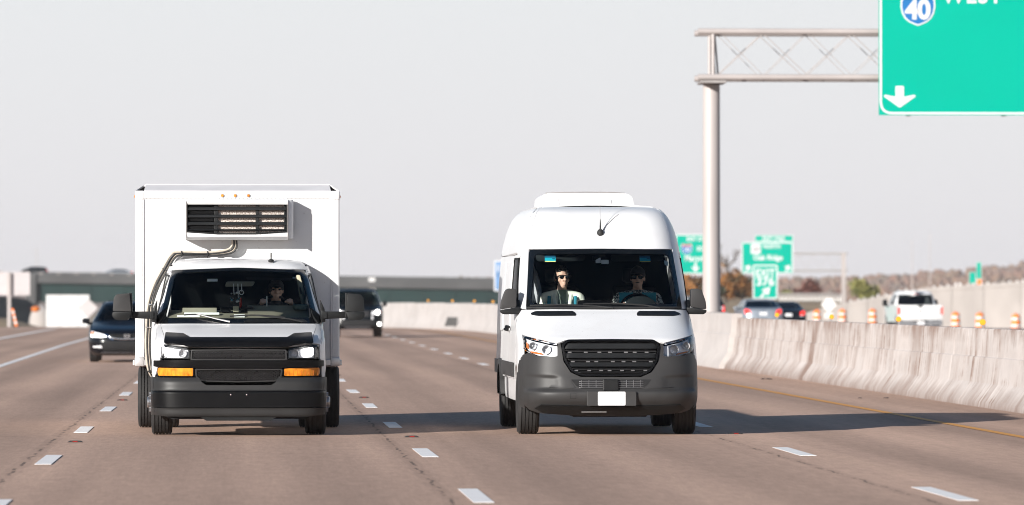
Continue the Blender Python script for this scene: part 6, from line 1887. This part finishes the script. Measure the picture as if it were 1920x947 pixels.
# --- silver saloon seen from behind
rr_prof = [(.20, .16), (.30, .03), (.45, 0), (.65, .02), (.85, .06), (1.0, .12), (1.06, .30), (1.10, .62), (1.20, .86), (1.35, 1.22), (1.43, 1.5), (1.47, 1.9)]
rr_w = [(.2, .84), (.4, .90), (.7, .92), (1.0, .90), (1.1, .86), (1.25, .76), (1.38, .68), (1.44, .60), (1.47, .5)]
def rear_saloon(label, loc, paint, group=None):
    t = thing('saloon_car', label, 'car', loc, 0, group)
    s3 = mk_shell(rr_prof, rr_w, .45, 4.5, 1.465)
    car_body(t, s3, .22, 1.085, 1.40, 4.8, (1.05, 3.85), .33, paint, .80, .63, belt=1.02, glass_m='dark_glass', back_lean=1.4)
    for sg in (-1, 1):
        tl = rnd([(.56, .80), (.82, .80), (.84, .98), (.80, 1.03), (.60, .97)], .03)
        lm = patch('tail_lamp', mir(tl) if sg < 0 else tl, s3.front, 'lamp_lit_red', t, .05, .02, off=.008)
        rv = rnd([(.58, .74), (.74, .74), (.74, .795), (.58, .795)], .01)
        patch('reversing_lamp', mir(rv) if sg < 0 else rv, s3.front, 'lamp_chrome', t, .05, .01, off=.010)
        side_mirror(t, sg, .92, 3.2, 1.0, .16, .13, paint)
    patch('plate', rect(-.17, .74, .17, .88, .01), s3.front, 'plate_white', t, .1, .008, off=.010)
    patch('boot_badge', rect(-.05, .925, .05, .955, .012), s3.front, 'chrome', t, .1, .006, off=.010)
    patch('rear_bumper_trim', rect(-.75, .30, .75, .40, .02), s3.front, 'black_plastic', t, .08, .01, off=.008)
    return t
rear_saloon('silver saloon car driving away beneath the EXIT 376 sign', (23.7, 258.0, -.06), 'silver_paint', 'cars driving away beyond the barrier')
rear_saloon('dark saloon car driving away right of the silver saloon', (27.35, 284.0, -.20), 'navy_paint', 'cars driving away beyond the barrier')

# --- dark suv half hidden by the gantry post
sr_prof = [(.28, .14), (.36, .02), (.55, 0), (.9, .02), (1.05, .05), (1.15, .10), (1.40, .26), (1.55, .40), (1.62, .60), (1.65, 1.0)]
sr_w = [(.28, .88), (.45, .93), (.9, .95), (1.1, .93), (1.35, .84), (1.52, .78), (1.62, .70), (1.65, .6)]
def rear_suv(label, loc, paint, group=None):
    t = thing('suv', label, 'suv', loc, 0, group)
    s3 = mk_shell(sr_prof, sr_w, .35, 5.0, 1.645)
    car_body(t, s3, .30, 1.10, 1.55, 4.6, (1.0, 3.75), .37, paint, .82, .74, belt=1.05, glass_m='dark_glass', back_lean=1.6)
    for sg in (-1, 1):
        tl = rnd([(.74, .80), (.88, .82), (.87, 1.20), (.79, 1.20)], .02)
        patch('tail_lamp', mir(tl) if sg < 0 else tl, s3.front, 'lamp_lit_red', t, .05, .02, off=.008)
        rv = rnd([(.70, 1.02), (.80, 1.02), (.80, 1.16), (.70, 1.16)], .01)
        patch('reversing_lamp', mir(rv) if sg < 0 else rv, s3.front, 'lamp_chrome', t, .05, .01, off=.012)
        side_mirror(t, sg, .95, 2.9, 1.10, .17, .17, 'black_plastic')
    patch('plate', rect(-.17, .76, .17, .91, .01), s3.front, 'plate_white', t, .1, .008, off=.010)
    patch('rear_bumper_trim', rect(-.8, .34, .8, .52, .03), s3.front, 'black_plastic', t, .08, .01, off=.010)
    return t
rsuv = rear_suv('dark suv driving away half hidden behind the gantry post', (21.75, 266.0, -.1), 'black_car_paint', 'cars driving away beyond the barrier')

# --- white pickup seen from behind
pk = thing('pickup_truck', 'white pickup truck with dark rear window driving away beyond the barrier', 'pickup', (30.25, 253.0, -.12))
s4 = mk_shell([(1.05, 1.82), (1.25, 1.84), (1.45, 1.90), (1.66, 2.0), (1.80, 2.14), (1.87, 2.35), (1.90, 2.7)], [(1.05, .98), (1.25, .96), (1.5, .89), (1.7, .83), (1.82, .77), (1.88, .70), (1.90, .60)], .28, 6.0)
e4 = lambda a, c, n: [(.95 * s4.W(a + (c - a) * i / n), a + (c - a) * i / n) for i in range(n + 1)]
MB().prism(rnd([(-.985, .60), (.985, .60), (.985, 1.20), (.955, 1.265), (-.955, 1.265), (-.985, 1.20)], .03), 0.0, .06).build('tailgate', 'truck_white', pk, smooth=40, bevel=.012)
MB().prism(rect(-.62, .74, .62, 1.10, .05), -.008, .002).build('tailgate_panel', 'truck_white', pk, bevel=.003)
MB().ball((0, -.012, 1.00), (.075, .008, .030), 14, 8).build('badge', 'lamp_dark', pk, smooth=60)
MB().prism(rect(-.10, 1.17, .10, 1.262, .02), -.012, .0).build('tailgate_handle', 'black_plastic', pk, bevel=.004)
for sg in (-1, 1):
    sd_ = [(.06, .62), (.06, 1.255), (.10, 1.275), (1.80, 1.275), (1.80, .50)] + arch(1.20, .44, 10, 170, 10, .40)
    MB().prism(sd_, sg * .985, sg * .90, 'x').build('bed_side', 'truck_white', pk, bevel=.012)
    MB().prism(rnd([(sg * .90, .86), (sg * 1.0, .86), (sg * 1.0, 1.19), (sg * .90, 1.17)], .02), -.02, .10).build('tail_lamp', 'lamp_lit_red', pk, bevel=.01)
    patch('cab_side', [(1.84, .52), (1.84, 1.28), (4.6, 1.28), (5.78, 1.15), (5.85, .62)] + arch(4.95, .45, 10, 170, 10, .40) + [(4.3, .50)], lambda y, z, sg=sg: Vector((sg * (.985 - .06 * max(0, (y - 5.2)) ** 2), y, z)), 'truck_white', pk, .15, .02, ref=(sg, 0, 0))
    patch('cab_window', rnd([(2.10, 1.31), (2.15, 1.72), (3.55, 1.76), (4.20, 1.31)], .05), s4.side(sg), 'dark_glass', pk, .15, 0, off=.004, ref=(sg, 0, 0))
    patch('cab_upper', [(2.0, 1.28), (2.0, 1.87), (3.6, 1.87), (4.45, 1.28)], s4.side(sg), 'truck_white', pk, (.2, .06), .01, ref=(sg, 0, 0))
    side_mirror(pk, sg, 1.03, 3.9, 1.22, .22, .30, 'black_plastic')
    pil = [(.80, 1.275), (.735, 1.735), (.70, 1.80)] + e4(1.86, 1.275, 8)
    patch('cab_pillar', mir(pil) if sg < 0 else pil, s4.front, 'truck_white', pk, .05, .02)
wo_ = rnd(sym([(0, 1.735), (.73, 1.725), (.795, 1.285), (0, 1.28)]), .04)
patch('rear_window', wo_, s4.front, 'dark_glass', pk, .08, 0)
patch('window_frame', ring_polys(scale_loop(wo_, 1.02), scale_loop(wo_, .96)), s4.front, 'gloss_black', pk, .08, .01, off=.004)
patch('cab_header', sym([(0, 1.74), (.735, 1.735)] + e4(1.80, 1.895, 5) + [(0, 1.90)]), s4.front, 'truck_white', pk, (.06, .02), .01)
MB().prism(rect(-.10, 1.765, .10, 1.80, .01), 2.02, 2.08).build('brake_lamp', 'lamp_lit_red', pk)
MB().box(-.62, .62, 2.6, 3.9, 1.87, 1.915).build('cab_roof', 'truck_white', pk, bevel=.02)
MB().prism([(3.7, 1.88), (4.5, 1.25), (4.46, 1.22), (3.66, 1.85)], -.7, .7, 'x').build('windscreen', 'car_glass', pk)
MB().prism([(4.4, 1.28), (5.75, 1.16), (5.85, .6), (4.4, .6)], -.9, .9, 'x').build('bonnet', 'truck_white', pk, bevel=.04)
MB().box(-.90, .90, .08, 1.80, .70, .76).build('bed_floor', 'galv_dark', pk)
MB().box(-.90, .90, 1.76, 1.81, .70, 1.27).build('bed_front', 'truck_white', pk)
MB().prism(rnd([(-.98, .36), (.98, .36), (.98, .57), (.40, .585), (.34, .53), (-.34, .53), (-.40, .585), (-.98, .57)], .02), -.16, .02).build('rear_bumper', 'steel', pk, bevel=.015)
MB().prism(rect(-.16, .40, .16, .55, .01), -.172, -.163).build('plate', 'plate_white', pk)
MB().box(-.85, .85, .2, 5.6, .36, .55).build('chassis', 'dark_void', pk)
tm_ = tyre_mesh(.40, .26, 4, .23)
for a_ in (1.20, 4.95):
    for sg in (-1, 1): add_wheel(pk, sg * .83, a_, .40, .26, .23, 'chrome', 0, sg, tm_)

# --- two vehicles crossing the overpass
for src, lab, px, rz, paint in ((rsuv, 'dark blue suv crossing the overpass at far left', 67, math.pi / 2, 'navy_paint'), (None, 'silver car crossing the overpass just left of the box truck', 226, math.pi / 2, 'silver_paint')):
    z0 = zt(px, 518, 531) + .02
    if src is not None:
        c = copy_tree(src)
    else:
        c = rear_saloon('x', (0, 0, 0), paint)
    c.rotation_euler = (0, 0, rz); c.location = ((px - 451) * s_ + 2.2, OY + 3.0, z0 - .0)
    tag(c, lab, None, 'vehicles on the overpass')

# ------------------------------------------------------------------ work zone drums and other roadside things
dr_body = MB().lathe([(0, .06), (.29, .06), (.285, .20), (.275, .21), (.275, .40), (.265, .41), (.265, .60), (.255, .61), (.255, .80), (.245, .81), (.235, .95), (.10, .98), (0, .98)], (0, 0, 0), 'z', 20).mesh('drum_body', 'orange', smooth=40)
dr_b1 = MB().lathe([(.278, .225), (.279, .385)], (0, 0, 0), 'z', 20).mesh('white_band', 'sign_white', smooth=40)
dr_b2 = MB().lathe([(.2585, .625), (.2585, .785)], (0, 0, 0), 'z', 20).mesh('white_band', 'sign_white', smooth=40)
dr_base = MB().lathe([(0, 0), (.36, 0), (.36, .04), (.30, .07), (0, .07)], (0, 0, 0), 'z', 20).mesh('drum_base', 'rubber', smooth=40)
dr_h = MB().box(-.09, .09, -.015, .015, .98, 1.05).mesh('drum_handle', 'orange')
for px, top, Y, lab in ((1797, 585, 345, 'orange drum with white bands, nearest right of the white pickup'), (1843, 586, 342, 'orange drum with white bands, middle of three in front of the ramp wall'),
                        (1911, 588, 338, 'orange drum with white bands at the right edge of the picture'), (1640, 579, 372, 'orange drum with white bands just left of the white pickup'),
                        (1583, 580, 385, 'orange drum with white bands below the olive tree'), (1535, 581, 392, 'orange drum left of the white diamond sign'),
                        (1508, 581, 398, 'orange drum right beside the dark saloon')):
    p = at(px, top, Y)
    t = thing('traffic_drum', lab, 'traffic drum', (p.x, Y, p.z - 1.03), random.random(), 'orange traffic drums beyond the barrier')
    b_ = obj('drum_body', dr_body, t); obj('white_band', dr_b1, b_); obj('white_band', dr_b2, b_); obj('drum_base', dr_base, t); obj('drum_handle', dr_h, t)

# left roadside
p = at(0, 555, 400)
t = thing('roadside_sign', 'back of a large pale grey road sign on a post at the left edge', 'road sign', (p.x, 400, gz(400) - .2))
hz_ = -(gz(400) - .2)
MB().box(-2.6, 2.16, 0, .04, 1.60 + hz_, 3.23 + hz_).build('panel', 'sign_back', t)
MB().box(.60, .84, -.26, -.02, 0, 3.2 + hz_).build('post', 'galv', t, bevel=.03)
for zz in (1.75, 2.4, 3.05): MB().box(-2.55, 2.1, -.018, -.002, zz + hz_, zz + .06 + hz_).build('stiffener', 'sign_back', t)
MB().box(-2.6, .3, -.05, .05, 3.235 + hz_, 3.31 + hz_).build('top_edge', 'galv_dark', t)

p = at(31, 617, 322)
t = thing('channelizer_panel', 'leaning orange and white striped channelizer beside the left sign post', 'channelizer', (p.x + .05, 322, gz(322)))
rot = Matrix.Rotation(R(-13), 4, 'Y')
for i in range(7):
    z0 = .06 + i * .145
    MB().prism([(-.075, z0), (.075, z0 - .03), (.075, z0 + .112), (-.075, z0 + .142)], -.012, .012, M=rot).build('stripe', 'orange' if i % 2 == 0 else 'sign_white', t)
MB().box(-.2, .2, -.2, .2, 0, .05).build('base', 'rubber', t, bevel=.01)

p = at(128, 614, 520)
wc = thing('white_container', 'white box container with three wide panels beneath the overpass', 'container', (p.x, 520, p.z - .15))
for i, (a_, b2) in enumerate(((-1.94, -.72), (-.66, .98), (1.04, 1.94))):
    MB().box(a_, b2, 0, .06, .05, 3.05).build('side_panel', 'white_panel', wc, bevel=.01)
MB().box(-1.94, 1.94, .07, 2.3, .0, 3.08).build('container_core', 'white_trim', wc, bevel=.02)
for x in (-.69, 1.01): MB().box(x - .03, x + .03, .02, .068, .05, 3.05).build('panel_seam', 'galv_dark', wc)
MB().box(-1.97, 1.97, -.02, .10, 3.05, 3.12).build('top_rail', 'white_trim', wc)
p = at(166, 578, 505)
t = thing('diamond_sign', 'grey back of a diamond sign in front of the white container', 'road sign', (p.x, 505, gz(505) - .1))
zc_ = p.z - gz(505) + .1
MB().prism(rnd([(0, zc_ - .88), (.88, zc_), (0, zc_ + .88), (-.88, zc_)], .06), -.01, .01).build('panel', 'sign_back', t)
MB().box(-.04, .04, .012, .08, 0, zc_ + .3).build('post', 'galv_dark', t)
p = at(78, 600, 560)
t = thing('earth_mound', 'pale tan mound with orange top left of the white container', 'mound', (p.x, 560, p.z - .9))
mb = MB(); mb.ball((0, 0, .6), (1.15, 1.0, 1.75), 18, 12); mb.build('heap', 'concrete_pale', t, smooth=60)
mb = MB(); mb.ball((-.45, -.25, 1.95), (.50, .70, .34), 16, 8); mb.build('cover', 'amber_dark', t, smooth=60)

# ------------------------------------------------------------------ thin autumn haze
m = bpy.data.materials.new('haze'); m.use_nodes = True
m.node_tree.nodes.clear()
pv = m.node_tree.nodes.new('ShaderNodeVolumePrincipled'); ou = m.node_tree.nodes.new('ShaderNodeOutputMaterial')
pv.inputs['Color'].default_value = (.92, .90, .93, 1)
pv.inputs['Density'].default_value = .00008
m.node_tree.links.new(pv.outputs[0], ou.inputs['Volume'])
M['haze'] = m
hz = MB().box(-910, 1310, -62, 4250, -7.6, 36).build('haze', 'haze')
tag(hz, kind='stuff')
